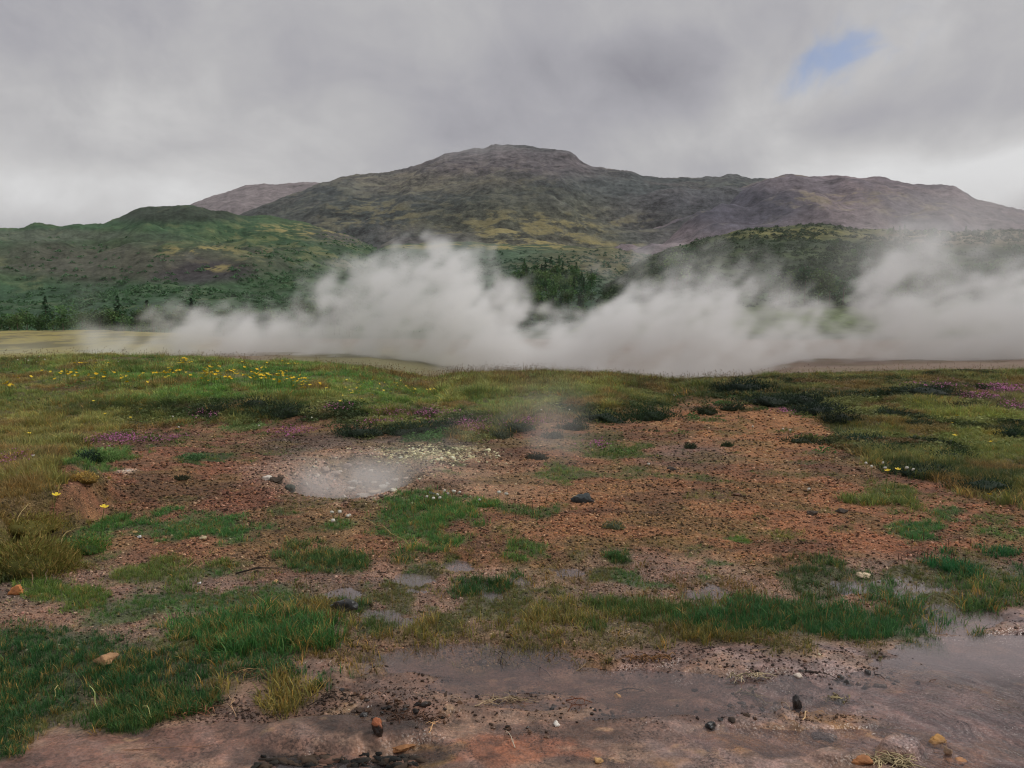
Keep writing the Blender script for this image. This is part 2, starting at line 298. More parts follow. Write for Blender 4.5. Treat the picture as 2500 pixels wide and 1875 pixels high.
class NT:
    def __init__(s, name):
        s.m = bpy.data.materials.new(name); s.m.use_nodes = True; s.t = s.m.node_tree; s.t.nodes.clear()
    def n(s, typ, **kw):
        nd = s.t.nodes.new(typ)
        for k, v in kw.items():
            if k.startswith('i_'):
                key = k[2:]; key = int(key) if key.isdigit() else key.replace('_', ' ')
                s.set(nd, key, v)
            else: setattr(nd, k, v)
        return nd
    def set(s, nd, key, v):
        if isinstance(v, bpy.types.NodeSocket): s.t.links.new(v, nd.inputs[key])
        elif isinstance(v, bpy.types.Node): s.t.links.new(v.outputs[0], nd.inputs[key])
        else: nd.inputs[key].default_value = v
    def math(s, op, a, b=0., c=None, clamp=False):
        nd = s.n('ShaderNodeMath', operation=op, use_clamp=clamp); s.set(nd, 0, a); s.set(nd, 1, b)
        if c is not None: s.set(nd, 2, c)
        return nd.outputs[0]
    def vmath(s, op, a, b=(0, 0, 0), c=None):
        nd = s.n('ShaderNodeVectorMath', operation=op); s.set(nd, 0, a)
        if op == 'SCALE': s.set(nd, 'Scale', b)
        else: s.set(nd, 1, b)
        return nd.outputs['Value'] if op in ('LENGTH', 'DOT_PRODUCT') else nd.outputs[0]
    def ramp(s, fac, stops, interp='LINEAR'):
        nd = s.n('ShaderNodeValToRGB'); nd.color_ramp.interpolation = interp; e = nd.color_ramp.elements
        while len(e) < len(stops): e.new(.5)
        for el, (p, c) in zip(e, stops): el.position = p; el.color = (c, c, c, 1) if np.ndim(c) == 0 else (*c, 1)
        s.set(nd, 0, fac); return nd.outputs[0]
    def mix(s, fac, a, b, mode='MIX'):
        nd = s.n('ShaderNodeMix', data_type='RGBA', blend_type=mode); s.set(nd, 0, fac)
        for k, v in ((6, a), (7, b)): s.set(nd, k, (*v, 1) if isinstance(v, (tuple, list, np.ndarray)) and len(v) == 3 else v)
        return nd.outputs[2]
    def noise(s, vec, scale, detail=3, rough=.5, dist=0., out=0):
        nd = s.n('ShaderNodeTexNoise'); s.set(nd, 'Vector', vec); nd.inputs['Scale'].default_value = scale; nd.inputs['Detail'].default_value = detail
        nd.inputs['Roughness'].default_value = rough; nd.inputs['Distortion'].default_value = dist; return nd.outputs[out]
    def attr(s, name, typ='GEOMETRY'):
        return s.n('ShaderNodeAttribute', attribute_name=name, attribute_type=typ)
    def bump(s, h, strength, dist, normal=None):
        nd = s.n('ShaderNodeBump'); s.set(nd, 'Height', h); nd.inputs['Strength'].default_value = strength; nd.inputs['Distance'].default_value = dist
        if normal is not None: s.set(nd, 'Normal', normal)
        return nd.outputs[0]
    def bsdf(s, **kw):
        nd = s.n('ShaderNodeBsdfPrincipled')
        for k, v in kw.items():
            key = k.replace('_', ' ')
            s.set(nd, key, (*v, 1) if key == 'Base Color' and not isinstance(v, bpy.types.NodeSocket) else v)
        return nd
    def out(s, surf=None, vol=None):
        o = s.n('ShaderNodeOutputMaterial')
        if surf: s.t.links.new(surf.outputs[0] if isinstance(surf, bpy.types.Node) else surf, o.inputs[0])
        if vol: s.t.links.new(vol.outputs[0] if isinstance(vol, bpy.types.Node) else vol, o.inputs[1])
        return s.m

# ------------------------------------------------------------------ sky: overcast clouds over the daylight sky
def build_world():
    w = bpy.data.worlds.new('World'); SC.world = w; w.use_nodes = True; t = w.node_tree; t.nodes.clear()
    N = NT.__new__(NT); N.t = t
    geo = N.n('ShaderNodeNewGeometry'); tc = N.n('ShaderNodeTexCoord'); d = tc.outputs['Generated']
    sky = N.n('ShaderNodeTexSky', sky_type='NISHITA', sun_disc=False); sky.sun_elevation = SUN_EL; sky.sun_rotation = SUN_AZ
    sky.air_density = 1; sky.dust_density = 1
    dz = N.vmath('MULTIPLY', d, (1, 1, 1.35))
    warp = N.vmath('SCALE', N.vmath('SUBTRACT', N.noise(dz, 2.2, 3, .5, 0, 1), (.5, .5, .5)), .35)
    p = N.vmath('ADD', dz, warp)
    big = N.noise(p, 2.6, 6, .52); med = N.noise(N.vmath('ADD', p, (3.1, 1.7, .3)), 6.5, 7, .6)
    val = N.math('ADD', N.math('MULTIPLY', N.math('SUBTRACT', big, .5), .62), N.math('MULTIPLY', N.math('SUBTRACT', med, .5), .60))
    val = N.math('ADD', val, .5)
    def b(px, py, rx, ry, k):
        v = np.array([(px - 1250) / F, CP + (937.5 - py) / F * SP, -SP + (937.5 - py) / F * CP]); v /= np.linalg.norm(v)
        q = N.vmath('SUBTRACT', N.vmath('ADD', d, N.vmath('SCALE', warp, .3)), tuple(v))
        q = N.vmath('DIVIDE', q, (rx / F, .5, ry / F)); r = N.vmath('LENGTH', q)
        nd = N.n('ShaderNodeMapRange', interpolation_type='SMOOTHERSTEP'); N.set(nd, 0, r); nd.inputs[1].default_value = 0; nd.inputs[2].default_value = 1.5
        nd.inputs[3].default_value = k; nd.inputs[4].default_value = 0; return nd.outputs[0]
    for a in ((1400, 230, 330, 110, -.17), (1250, 150, 120, 50, -.05), (1640, 170, 160, 60, -.08), (1950, 290, 200, 40, -.06), (1080, 230, 200, 90, -.05), (2300, 430, 420, 100, .42), (1750, 330, 260, 60, .16), (2450, 350, 120, 40, -.10), (150, 500, 380, 80, .26), (300, 330, 500, 90, -.03),
              (250, 60, 500, 120, -.03), (900, 100, 300, 120, .03), (2350, 80, 300, 140, .12), (150, 200, 300, 160, .05), (500, 420, 500, 120, .08), (2480, 470, 200, 80, .2), (1500, 60, 300, 60, .03), (1930, 250, 160, 60, .09), (2050, 260, 180, 60, -.04), (1160, 260, 60, 40, .06)):
        val = N.math('ADD', val, b(*a))
    cloud = N.ramp(val, [(.18, tuple(s2l((144, 143, 151)))), (.40, tuple(s2l((168, 167, 173)))), (.56, tuple(s2l((184, 183, 185)))), (.72, tuple(s2l((203, 202, 202)))), (.92, tuple(s2l((226, 226, 226))))])
    STR = .1
    cloud = N.vmath('SCALE', cloud, 1 / STR)
    gap = N.math('ADD', b(2085, 124, 110, 34, 1.15), b(1955, 182, 140, 40, .7))
    gap = N.math('ADD', gap, N.math('MULTIPLY', N.math('SUBTRACT', N.noise(N.vmath('ADD', p, (.4, .9, .2)), 15, 6, .62), .5), 5.))
    gap = N.math('MULTIPLY', gap, N.math('ADD', b(2050, 140, 200, 90, 1.2), 0))
    gm = N.n('ShaderNodeMapRange', interpolation_type='SMOOTHSTEP'); N.set(gm, 0, gap); gm.inputs[1].default_value = .0; gm.inputs[2].default_value = 2.0; gm.inputs[3].default_value = 0; gm.inputs[4].default_value = .62
    blue = N.vmath('MULTIPLY', sky.outputs[0], (.75, .85, 1.05))
    col = N.mix(gm.outputs[0], cloud, blue)
    bg = N.n('ShaderNodeBackground'); N.set(bg, 0, col); bg.inputs[1].default_value = STR
    o = N.n('ShaderNodeOutputWorld'); t.links.new(bg.outputs[0], o.inputs[0])
    w.cycles.sampling_method = 'MANUAL'; w.cycles.sample_map_resolution = 512
build_world()

# ------------------------------------------------------------------ materials
def mat_ground():
    N = NT('ground_soil'); tc = N.n('ShaderNodeTexCoord'); P = tc.outputs['Object']
    base = N.attr('tone').outputs[0]; wet = N.attr('wet').outputs['Fac']; fine = N.attr('fine').outputs['Fac']; mud = N.attr('mud').outputs['Fac']
    n1 = N.noise(P, 60, 4, .65); n2 = N.noise(P, 14, 4, .6); n3 = N.noise(P, 3, 3, .6)
    k = N.math('ADD', N.math('MULTIPLY', N.math('SUBTRACT', n1, .5), 2.4), N.math('MULTIPLY', N.math('SUBTRACT', n2, .5), 1.8))
    k = N.math('ADD', k, N.math('MULTIPLY', N.math('SUBTRACT', n3, .5), .8))
    amp = N.math('MULTIPLY', N.math('SUBTRACT', 1.0, N.math('MULTIPLY', mud, .3)), fine)
    k = N.math('ADD', 1.0, N.math('MULTIPLY', k, amp)); k = N.math('MAXIMUM', k, .25)
    col = N.vmath('SCALE', base, k)
    cl = N.noise(P, 4.5, 3, .6); cl2 = N.noise(N.vmath('ADD', P, (7.3, 2.1, 0)), 3.5, 3, .6)
    sp = N.math('MULTIPLY', N.ramp(N.noise(P, 75, 3, .6), [(.53, 0.), (.57, 1.)]), N.ramp(cl, [(.44, .0), (.58, 1.)]))
    col = N.mix(N.math('MULTIPLY', N.math('MULTIPLY', sp, fine), .8, clamp=True), col, N.vmath('SCALE', col, .32))
    sp2 = N.math('MULTIPLY', N.ramp(N.noise(N.vmath('ADD', P, (3, 3, 3)), 90, 3, .6), [(.58, 0.), (.61, 1.)]), N.ramp(cl2, [(.46, .0), (.6, 1.)]))
    col = N.mix(N.math('MULTIPLY', N.math('MULTIPLY', sp2, fine), .55, clamp=True), col, N.vmath('SCALE', col, 1.9))
    hue = N.mix(N.math('MULTIPLY', N.math('SUBTRACT', n2, .42, clamp=True), 1.6, clamp=True), col, N.vmath('MULTIPLY', col, (1.15, .88, .78)))
    vo = N.n('ShaderNodeTexVoronoi', feature='F1'); N.set(vo, 'Vector', P); vo.inputs['Scale'].default_value = 70
    hgt = N.math('ADD', N.math('MULTIPLY', n1, .6), N.math('MULTIPLY', vo.outputs['Distance'], -.5)); hgt = N.math('ADD', hgt, N.math('MULTIPLY', n2, 1.2))
    bd = N.n('ShaderNodeBump'); N.set(bd, 'Height', hgt); bd.inputs['Distance'].default_value = .02
    N.set(bd, 'Strength', N.math('MULTIPLY', N.math('SUBTRACT', 1., N.math('MULTIPLY', mud, .55)), fine))
    rough = N.math('SUBTRACT', .92, N.math('MULTIPLY', wet, N.math('MULTIPLY', n3, 1.25)), clamp=True)
    b = N.bsdf(Base_Color=hue, Roughness=rough, Normal=bd.outputs[0]); b.inputs['Specular IOR Level'].default_value = .45
    return N.out(b)
def mat_tone(name, rough=.8, spec=.3, var=.5, scale=30, bump=.3, bdist=.01, mult=1.0, trans=0.):
    N = NT(name); tc = N.n('ShaderNodeTexCoord'); P = tc.outputs['Object']
    oi = N.n('ShaderNodeObjectInfo')
    P = N.vmath('ADD', P, N.vmath('SCALE', oi.outputs['Location'], 1.7))
    n1 = N.noise(P, scale, 5, .62); n2 = N.noise(P, scale * .25, 3, .6)
    k = N.math('ADD', 1., N.math('MULTIPLY', N.math('ADD', N.math('SUBTRACT', n1, .5), N.math('SUBTRACT', n2, .5)), var * 2))
    col = N.vmath('SCALE', N.attr('tone').outputs[0], N.math('MULTIPLY', N.math('MAXIMUM', k, .2), mult))
    b = N.bsdf(Base_Color=col, Roughness=rough); b.inputs['Specular IOR Level'].default_value = spec
    if bump: N.set(b, 'Normal', N.bump(n1, bump, bdist))
    return N.out(b)
def mat_inst(name, rough=.6, spec=.25, transl=.3):
    """plants and chips scattered as instances: colour comes with every instance ('tint'), shade of the piece from 'tone'"""
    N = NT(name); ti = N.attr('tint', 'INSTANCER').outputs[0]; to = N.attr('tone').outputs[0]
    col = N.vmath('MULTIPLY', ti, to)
    b = N.bsdf(Base_Color=col, Roughness=rough); b.inputs['Specular IOR Level'].default_value = spec
    if transl:
        t = N.n('ShaderNodeBsdfTranslucent'); N.set(t, 0, col); m = N.n('ShaderNodeMixShader'); m.inputs[0].default_value = transl
        N.t.links.new(b.outputs[0], m.inputs[1]); N.t.links.new(t.outputs[0], m.inputs[2]); return N.out(m)
    return N.out(b)
def mat_leaf(name, transl=.25):
    N = NT(name); oi = N.n('ShaderNodeObjectInfo')
    k = N.math('ADD', .75, N.math('MULTIPLY', oi.outputs['Random'], .5))
    col = N.vmath('SCALE', N.attr('tone').outputs[0], k)
    b = N.bsdf(Base_Color=col, Roughness=.7); b.inputs['Specular IOR Level'].default_value = .2
    t = N.n('ShaderNodeBsdfTranslucent'); N.set(t, 0, col); m = N.n('ShaderNodeMixShader'); m.inputs[0].default_value = transl
    N.t.links.new(b.outputs[0], m.inputs[1]); N.t.links.new(t.outputs[0], m.inputs[2]); return N.out(m)
def mat_water():
    N = NT('shallow_water'); tc = N.n('ShaderNodeTexCoord'); P = tc.outputs['Object']
    wob = N.vmath('SCALE', N.vmath('SUBTRACT', N.noise(P, 1.6, 3, .5, 0, 1), (.5, .5, .5)), .9)
    Q = N.vmath('ADD', P, wob)
    ma_ = N.n('ShaderNodeMapping'); N.set(ma_, 0, Q); ma_.inputs['Rotation'].default_value = (0, 0, math.radians(53))
    mp = N.n('ShaderNodeMapping'); N.set(mp, 0, ma_); mp.inputs['Scale'].default_value = (5, 24, 4)
    r1 = N.noise(mp, 1.7, 3, .55); r2 = N.noise(P, 45, 2, .5)
    flow = N.attr('flow').outputs['Fac']
    h = N.math('ADD', N.math('MULTIPLY', r1, flow), N.math('MULTIPLY', r2, N.math('ADD', .015, N.math('MULTIPLY', flow, .08))))
    nb = N.bump(h, .6, .015)
    gl = N.n('ShaderNodeBsdfGlossy'); gl.inputs['Roughness'].default_value = .06; N.set(gl, 'Normal', nb); N.set(gl, 'Color', (1, .97, .96, 1))
    tr = N.n('ShaderNodeBsdfTransparent'); tr.inputs[0].default_value = (.90, .86, .85, 1)
    df = N.n('ShaderNodeBsdfDiffuse'); df.inputs[0].default_value = (.44, .37, .37, 1)
    m1 = N.n('ShaderNodeMixShader'); N.set(m1, 0, N.math('ADD', .10, N.math('MULTIPLY', N.attr('milk').outputs['Fac'], .30))); N.t.links.new(tr.outputs[0], m1.inputs[1]); N.t.links.new(df.outputs[0], m1.inputs[2])
    fr = N.n('ShaderNodeFresnel'); fr.inputs[0].default_value = 1.33; N.set(fr, 'Normal', nb)
    m2 = N.n('ShaderNodeMixShader'); N.set(m2, 0, fr.outputs[0]); N.t.links.new(m1.outputs[0], m2.inputs[1]); N.t.links.new(gl.outputs[0], m2.inputs[2])
    return N.out(m2)
def mat_hill(name, scale, streak, contrast=1.0, bumpd=2.):
    N = NT(name); tc = N.n('ShaderNodeTexCoord'); P0 = tc.outputs['Object']
    ms = N.n('ShaderNodeMapping'); N.set(ms, 0, P0); ms.inputs['Scale'].default_value = (1, 1, streak)
    mp = N.n('ShaderNodeMapping'); N.set(mp, 0, ms); mp.inputs['Rotation'].default_value = (.62, .48, .83)
    mr = N.n('ShaderNodeMapping'); N.set(mr, 0, P0); mr.inputs['Rotation'].default_value = (.52, .71, .37); P = mr.outputs[0]
    warp = N.vmath('SCALE', N.vmath('SUBTRACT', N.noise(P, scale * .25, 3, .5, 0, 1), (.5, .5, .5)), 1.2 / scale)
    Q = N.vmath('ADD', mp, warp)
    n1 = N.noise(Q, scale, 8, .66); n2 = N.noise(P, scale * 4, 6, .75); n3 = N.noise(Q, scale * .3, 4, .6)
    k = N.math('ADD', N.math('MULTIPLY', N.math('SUBTRACT', n1, .5), 2.6 * contrast), N.math('MULTIPLY', N.math('SUBTRACT', n2, .5), 3.0 * contrast))
    k = N.math('ADD', k, N.math('MULTIPLY', N.math('SUBTRACT', n3, .5), .9 * contrast))
    k = N.math('MAXIMUM', N.math('ADD', 1.0, k), .22)
    base = N.attr('tone').outputs[0]
    col = N.vmath('SCALE', base, k)
    yel = N.attr('grassy').outputs['Fac']
    ym = N.math('MULTIPLY', yel, N.ramp(n1, [(.49, 0.), (.56, 1.)]), clamp=True)
    col = N.mix(ym, col, N.vmath('SCALE', tuple(alb(136, 126, 84)), N.math('ADD', .35, n2)))
    b = N.bsdf(Base_Color=col, Roughness=.95); b.inputs['Specular IOR Level'].default_value = .1
    N.set(b, 'Normal', N.bump(N.math('ADD', n1, N.math('MULTIPLY', n2, .25)), .9, bumpd))
    return N.out(b)

# ------------------------------------------------------------------ ground sheet
def build_ground():
    Y = np.concatenate([np.linspace(-8, 1.8, 18)[:-1], 1.8 * (34 / 1.8) ** (np.linspace(0, 1, 800) ** .97), 34 * (160 / 34) ** np.linspace(0, 1, 110)[1:], 160 * (9000 / 160) ** np.linspace(0, 1, 50)[1:]])
    u = np.linspace(-1, 1, 740); s = u * (.62 + .38 * u * u)
    half = .78 * np.maximum(Y, 0) + 2.6 + .5 * np.maximum(-Y, 0)
    X = s[None, :] * half[:, None]; YY = np.repeat(Y[:, None], len(u), 1)
    x, y = X.ravel(), YY.ravel(); z = height(x, y)
    z = np.where(y < 1.5, .02 + .01 * fbm(x, y, 4, 3), z)
    ny, nx = X.shape; i = np.arange(ny * nx).reshape(ny, nx)
    q = np.stack([i[:-1, :-1], i[:-1, 1:], i[1:, 1:], i[1:, :-1]], -1).reshape(-1, 4)
    me = mesh_np('ground', np.stack([x, y, z], 1), q, mat_ground(), True)
    c, cov, hgt, v, wet, mud, px, py = surface(x, y, z)
    c = c * (1 + .25 * fbm(x * 12, y * 12, 81, 3) * np.clip(1.2 - y / 25, 0, 1))[:, None]
    set_attr(me, 'tone', 'FLOAT_COLOR', c); set_attr(me, 'wet', 'FLOAT', wet); set_attr(me, 'mud', 'FLOAT', mud)
    set_attr(me, 'fine', 'FLOAT', np.clip(1.15 - y / 60, .25, 1))
    tag(link('ground', me), 'red brown soil, mud and turf of the hot spring field', None, None, 'structure')
build_ground()
def build_water():
    xs = np.concatenate([np.linspace(-5.5, .1, 50)[:-1], np.linspace(.1, 3.3, 330), np.linspace(3.3, 6.5, 30)[1:]]); ys = np.concatenate([np.linspace(1.2, 2.5, 16)[:-1], np.linspace(2.5, 4.3, 190), np.linspace(4.3, 6.1, 40)[1:]]); X, Y = np.meshgrid(xs, ys)
    x, y = X.ravel(), Y.ravel(); px, py = project(x, np.maximum(y, 1.5), 0 * x)
    fl = blob(px, py, 2380, 1800, 560, 150, .5, fbm(x * 1.5, y * 1.5, 91, 3) * .4)
    fu, fv = x * .6 - y * .8, x * .8 + y * .6; bend = .12 * fbm(x * 1.1, y * 1.1, 92, 2); a = fbm(fu * 3 + bend * 6, (fv + bend) * 19, 93, 2); b2 = fbm(fu * 7, (fv + bend) * 34, 94, 2)
    near = sstep(0, .3, x - .1) * sstep(0, .3, 3.3 - x) * (1 - sstep(4.0, 4.3, y))
    rip = fl * near * (.0042 * a + .0022 * b2) * (.35 + .65 * sstep(-.2, .3, fbm(x * 1.6, y * 2, 95, 2)))
    ny, nx = X.shape; i = np.arange(ny * nx).reshape(ny, nx)
    q = np.stack([i[:-1, :-1], i[:-1, 1:], i[1:, 1:], i[1:, :-1]], -1).reshape(-1, 4)
    me = mesh_np('water', np.stack([x, y, -.002 + rip], 1), q, mat_water(), True); set_attr(me, 'flow', 'FLOAT', fl); set_attr(me, 'milk', 'FLOAT', np.clip(blob(px, py, 2400, 1585, 330, 70, .5) + blob(px, py, 2180, 1435, 190, 50, .4) + .7 * blob(px, py, 1000, 1430, 330, 90, .5) + .5 * blob(px, py, 1700, 1440, 300, 60, .5), 0, 1))
    tag(link('water', me), 'thin sheet of warm runoff water over the mud', None, None, 'structure')
build_water()

# ------------------------------------------------------------------ hills and mountains
PANX = np.linspace(-500, 3000, 520)
def hill(name, label, sil, D, y0, mat, paint, nt=130, rough=1.0, power=1.0, terr=0., seed=0, z0=-3., dcurve=None, rng=(-500, 3000), nx=520):
    P = np.linspace(rng[0], rng[1], nx); dd = D if dcurve is None else curve(P, dcurve)
    dd = np.broadcast_to(dd, P.shape).astype(float)
    py_ = curve(P, sil) + 1.2 * vn(P * .045, 0 * P, seed + 5) + .9 * vn(P * .2, 0 * P, seed + 6)
    xr, zr = unproj(P, py_, dd)
    t = np.concatenate([np.linspace(0, 1, nt), 1 + np.linspace(0, .5, 14)[1:]])
    T, _ = np.meshgrid(t, P, indexing='ij')
    y = y0 + T * (dd[None, :] - y0); x = xr[None, :] / dd[None, :] * y
    S = np.where(T <= 1, np.clip(T, 0, 1) ** power, 1 - (T - 1) * 1.2)
    if terr: S = S + np.where(T <= 1, terr * np.sin(T * 2 * np.pi * 5 + 3 * vn(x / (D * .2), y / (D * .2), seed + 9)) / 10 * (1 - T) * T * 4, 0)
    H = zr[None, :] * S + z0 * (1 - np.clip(T, 0, 1))
    sc = D * .07
    n = fbm(x / sc, y / sc, seed + 1, 6, .55); g = -np.abs(fbm(x / (sc * 1.6), y / (sc * 5), seed + 2, 4, .55))
    env = np.clip(T, 0, 1) * np.clip(1.12 - T, .06, 1) * 4
    H = H + rough * D * .013 * env * (n + 1.9 * g + .45)
    x, y, z = x.ravel(), y.ravel(), H.ravel()
    a, b = H.shape; i = np.arange(a * b).reshape(a, b)
    q = np.stack([i[:-1, :-1], i[:-1, 1:], i[1:, 1:], i[1:, :-1]], -1).reshape(-1, 4)
    me = mesh_np(name, np.stack([x, y, z], 1), q, mat, True)
    px, py = project(x, y, z); c, gr = paint(x, y, px, py, D)
    set_attr(me, 'tone', 'FLOAT_COLOR', c); set_attr(me, 'grassy', 'FLOAT', gr)
    o = tag(link(name, me), label, None, None, 'structure')
    return {'P': P, 'dd': dd, 'y0': y0, 'H': H, 't': t, 'x': H * 0 + x.reshape(a, b), 'y': y.reshape(a, b)}
def hill_at(h, px, t):
    j = int(np.clip(np.searchsorted(h['P'], px), 0, len(h['P']) - 1)); i = int(np.clip(round(t * (np.sum(h['t'] <= 1) - 1)), 0, len(h['t']) - 1))
    return float(h['x'][i, j]), float(h['y'][i, j]), float(h['H'][i, j])
def hill_pick(h, px, py):
    """the spot on a hill's front slope seen at a photo point"""
    j = int(np.clip(np.searchsorted(h['P'], px), 0, len(h['P']) - 1)); X, Y, Z = h['x'][:, j], h['y'][:, j], h['H'][:, j]
    _, q = project(X, Y, Z); i = int(np.argmin(np.abs(q[:int(np.sum(h['t'] <= 1))] - py)))
    return float(X[i]), float(Y[i]), float(Z[i])

def pt_far(x, y, px, py, D):
    c = np.tile(alb(108, 100, 100), (len(x), 1)); return c, np.zeros(len(x))
def pt_main(x, y, px, py, D):
    w = fbm(x / 160, y / 160, 301, 4)
    c = np.tile(alb(72, 74, 73), (len(x), 1))
    c = mixc(c, sstep(-.1, .35, w) * .6, alb(54, 62, 62))
    c = mixc(c, sstep(.05, .35, fbm(x / 90, y / 60, 303, 4)) * .5, alb(86, 80, 78))
    c = mixc(c, blob(px, py, 1250, 400, 320, 40, .5, w * .4) * .6, alb(86, 78, 82))
    c = mixc(c, blob(px, py, 1100, 500, 420, 60, .6, w * .8) * .7, alb(52, 60, 58))
    c = mixc(c, blob(px, py, 1000, 445, 200, 25, .6, w * .6) * .5, alb(100, 94, 80))
    c = mixc(c, blob(px, py, 700, 520, 180, 40, .6, w * .4) * .6, alb(62, 66, 60))
    c = mixc(c, blob(px, py, 1350, 560, 300, 70, .5, w * .5) * .6, alb(84, 84, 66))
    c = mixc(c, blob(px, py, 1700, 540, 220, 70, .6, w * .5) * .5, alb(70, 70, 78))
    g = .75 * blob(px, py, 1340, 560, 210, 44, .5, w * .8) + .35 * blob(px, py, 900, 525, 130, 32, .6, w * .6) + .15 * blob(px, py, 1000, 450, 400, 60, .6, w * .4)
    g = g + .12 * sstep(.1, .5, fbm(x / 120, y / 300, 302, 3)) + .8 * blob(px, py, 1250, 597, 320, 9, .4)
    return c, np.clip(g, 0, 1)
def pt_right(x, y, px, py, D):
    w = fbm(x / 160, y / 160, 311, 4)
    c = np.tile(alb(106, 96, 98), (len(x), 1)); c = mixc(c, sstep(0, .4, w) * .6, alb(84, 80, 86))
    c = mixc(c, blob(px, py, 1780, 500, 170, 60, .5, w * .5) * .8, alb(64, 66, 76))
    g = .3 * sstep(.1, .4, fbm(x / 200, y / 90, 312, 3)) + .4 * blob(px, py, 2100, 480, 160, 20, .5, w)
    return c, g
def pt_left(x, y, px, py, D):
    w = fbm(x / 45, y / 45, 321, 4); w2 = fbm(x / 14, y / 14, 322, 3)
    c = np.tile(alb(54, 76, 54), (len(x), 1))
    c = mixc(c, sstep(-.1, .4, w) * .6, alb(68, 82, 56))
    c = mixc(c, blob(px, py, 330, 640, 400, 46, .5, w * .6) * .65, alb(80, 72, 68))
    c = mixc(c, blob(px, py, 420, 520, 170, 22, .5, w * .4) * .8, alb(52, 56, 50))
    c = mixc(c, blob(px, py, 120, 575, 260, 14, .5, w * .4) * .7, alb(78, 82, 72))
    c = mixc(c, blob(px, py, 870, 570, 120, 26, .5, w * .3) * .8, alb(78, 74, 74))
    c = mixc(c, blob(px, py, 500, 665, 130, 26, .4, w2 * .5) * .8, alb(56, 52, 56))
    c = mixc(c, blob(px, py, 250, 740, 600, 40, .5, w * .4) * .6, alb(52, 70, 54))
    g = .8 * blob(px, py, 790, 560, 150, 16, .5, w * .5) + .9 * blob(px, py, 470, 612, 110, 13, .5, w * .4) + .9 * blob(px, py, 520, 655, 60, 9, .5, w * .4) + .25 * blob(px, py, 700, 600, 260, 50, .6, w * .7)
    return c, np.clip(g + .15 * sstep(.2, .5, w2), 0, 1)
def pt_mid(x, y, px, py, D):
    w = fbm(x / 40, y / 40, 331, 4)
    c = np.tile(alb(56, 74, 58), (len(x), 1)); c = mixc(c, sstep(0, .4, w) * .5, alb(68, 84, 66))
    g = .9 * blob(px, py, 1250, 600, 420, 9, .5)
    c = mixc(c, blob(px, py, 1500, 640, 200, 40, .6, w * .4) * .7, alb(92, 86, 64))
    return c, np.clip(g, 0, 1)
def pt_near(x, y, px, py, D):
    w = fbm(x / 18, y / 18, 341, 4)
    c = np.tile(alb(58, 68, 46), (len(x), 1)); c = mixc(c, sstep(-.1, .3, w) * .7, alb(44, 54, 42))
    c = mixc(c, blob(px, py, 2000, 570, 260, 14, .5, w * .6) * .5, alb(92, 90, 54))
    c = mixc(c, blob(px, py, 2350, 580, 200, 20, .5, w * .3) * .7, alb(120, 108, 88))
    c = mixc(c, sstep(725, 755, py) * .85, alb(80, 92, 58))
    c = mixc(c, sstep(700, 730, py) * (1 - sstep(725, 755, py)) * .6, alb(70, 90, 60))
    return c, .3 * blob(px, py, 1950, 566, 300, 14, .5, w * .8)
hill('far_ridge', 'brown far ridge with a flat top left of the mountain', [(-500, 640), (350, 560), (440, 510), (500, 490), (560, 470), (600, 457), (640, 452), (720, 450), (780, 447), (850, 452), (1000, 500), (3000, 700)], 3100, 1500,
     mat_hill('far_ridge_rock', 1 / 60, 3., .7, 3), pt_far, 50, .8, rng=(300, 1000), nx=160)
hill('mountain', 'broad dark brown mountain with a flat summit', [(-500, 640), (300, 590), (480, 560), (590, 520), (650, 495), (700, 478), (780, 450), (830, 437), (900, 426), (950, 420), (1000, 402), (1060, 386), (1100, 376), (1180, 368),
     (1198, 358), (1215, 355), (1300, 359), (1350, 366), (1390, 377), (1415, 392), (1440, 406), (1480, 413), (1530, 420), (1570, 430), (1610, 434), (1650, 429), (1700, 430), (1800, 430), (1812, 434), (1835, 440), (1900, 440), (2000, 450), (2500, 560), (3000, 640)],
     2300, 850, mat_hill('mountain_rock', 1 / 48, 3.0, 1.25, 6), pt_main, 300, .8, 1.15, .5, seed=10, rng=(200, 2500), nx=760)
hill('mountain_spur', 'purple brown mountain spur on the right fading in mist', [(1300, 700), (1450, 600), (1600, 540), (1700, 500), (1800, 462), (1880, 440), (1910, 431), (1935, 427), (1980, 432), (2050, 436), (2090, 432), (2150, 433), (2200, 443), (2280, 449), (2330, 452), (2360, 470), (2385, 486), (2450, 503),
     (2500, 517), (2700, 560), (3000, 600)], 1900, 700, mat_hill('spur_rock', 1 / 45, 2.6, .8, 4), pt_right, 200, .9, 1.1, .4, seed=20, rng=(1300, 3000), nx=460)
LEFT = hill('left_hill', 'green and brown hill with a dark rounded top on the left', [(-500, 590), (-100, 566), (0, 563), (60, 562), (75, 557), (95, 557), (110, 561), (220, 558), (240, 553), (290, 536), (320, 520), (345, 509), (400, 506), (455, 506), (480, 509), (540, 517), (640, 528), (740, 545), (840, 575),
     (900, 600), (1000, 660), (1100, 730), (1300, 800), (3000, 900)], 900, 240, mat_hill('left_hill_heath', 1 / 15, 2.6, .7, 1.5), pt_left, 260, .8, 1.0, .5, seed=30, rng=(-500, 1300), nx=520)
MID = hill('green_foothill', 'dark green foothill meadow below the mountain', [(700, 800), (800, 700), (880, 620), (960, 596), (1100, 592), (1250, 598), (1400, 600), (1500, 606), (1600, 625), (1750, 660), (1900, 720), (2100, 800)], 720, 250,
     mat_hill('foothill_meadow', 1 / 22, 3.0, .8, 1.), pt_mid, 110, .35, 1.0, 0, seed=40, rng=(700, 2100), nx=300)
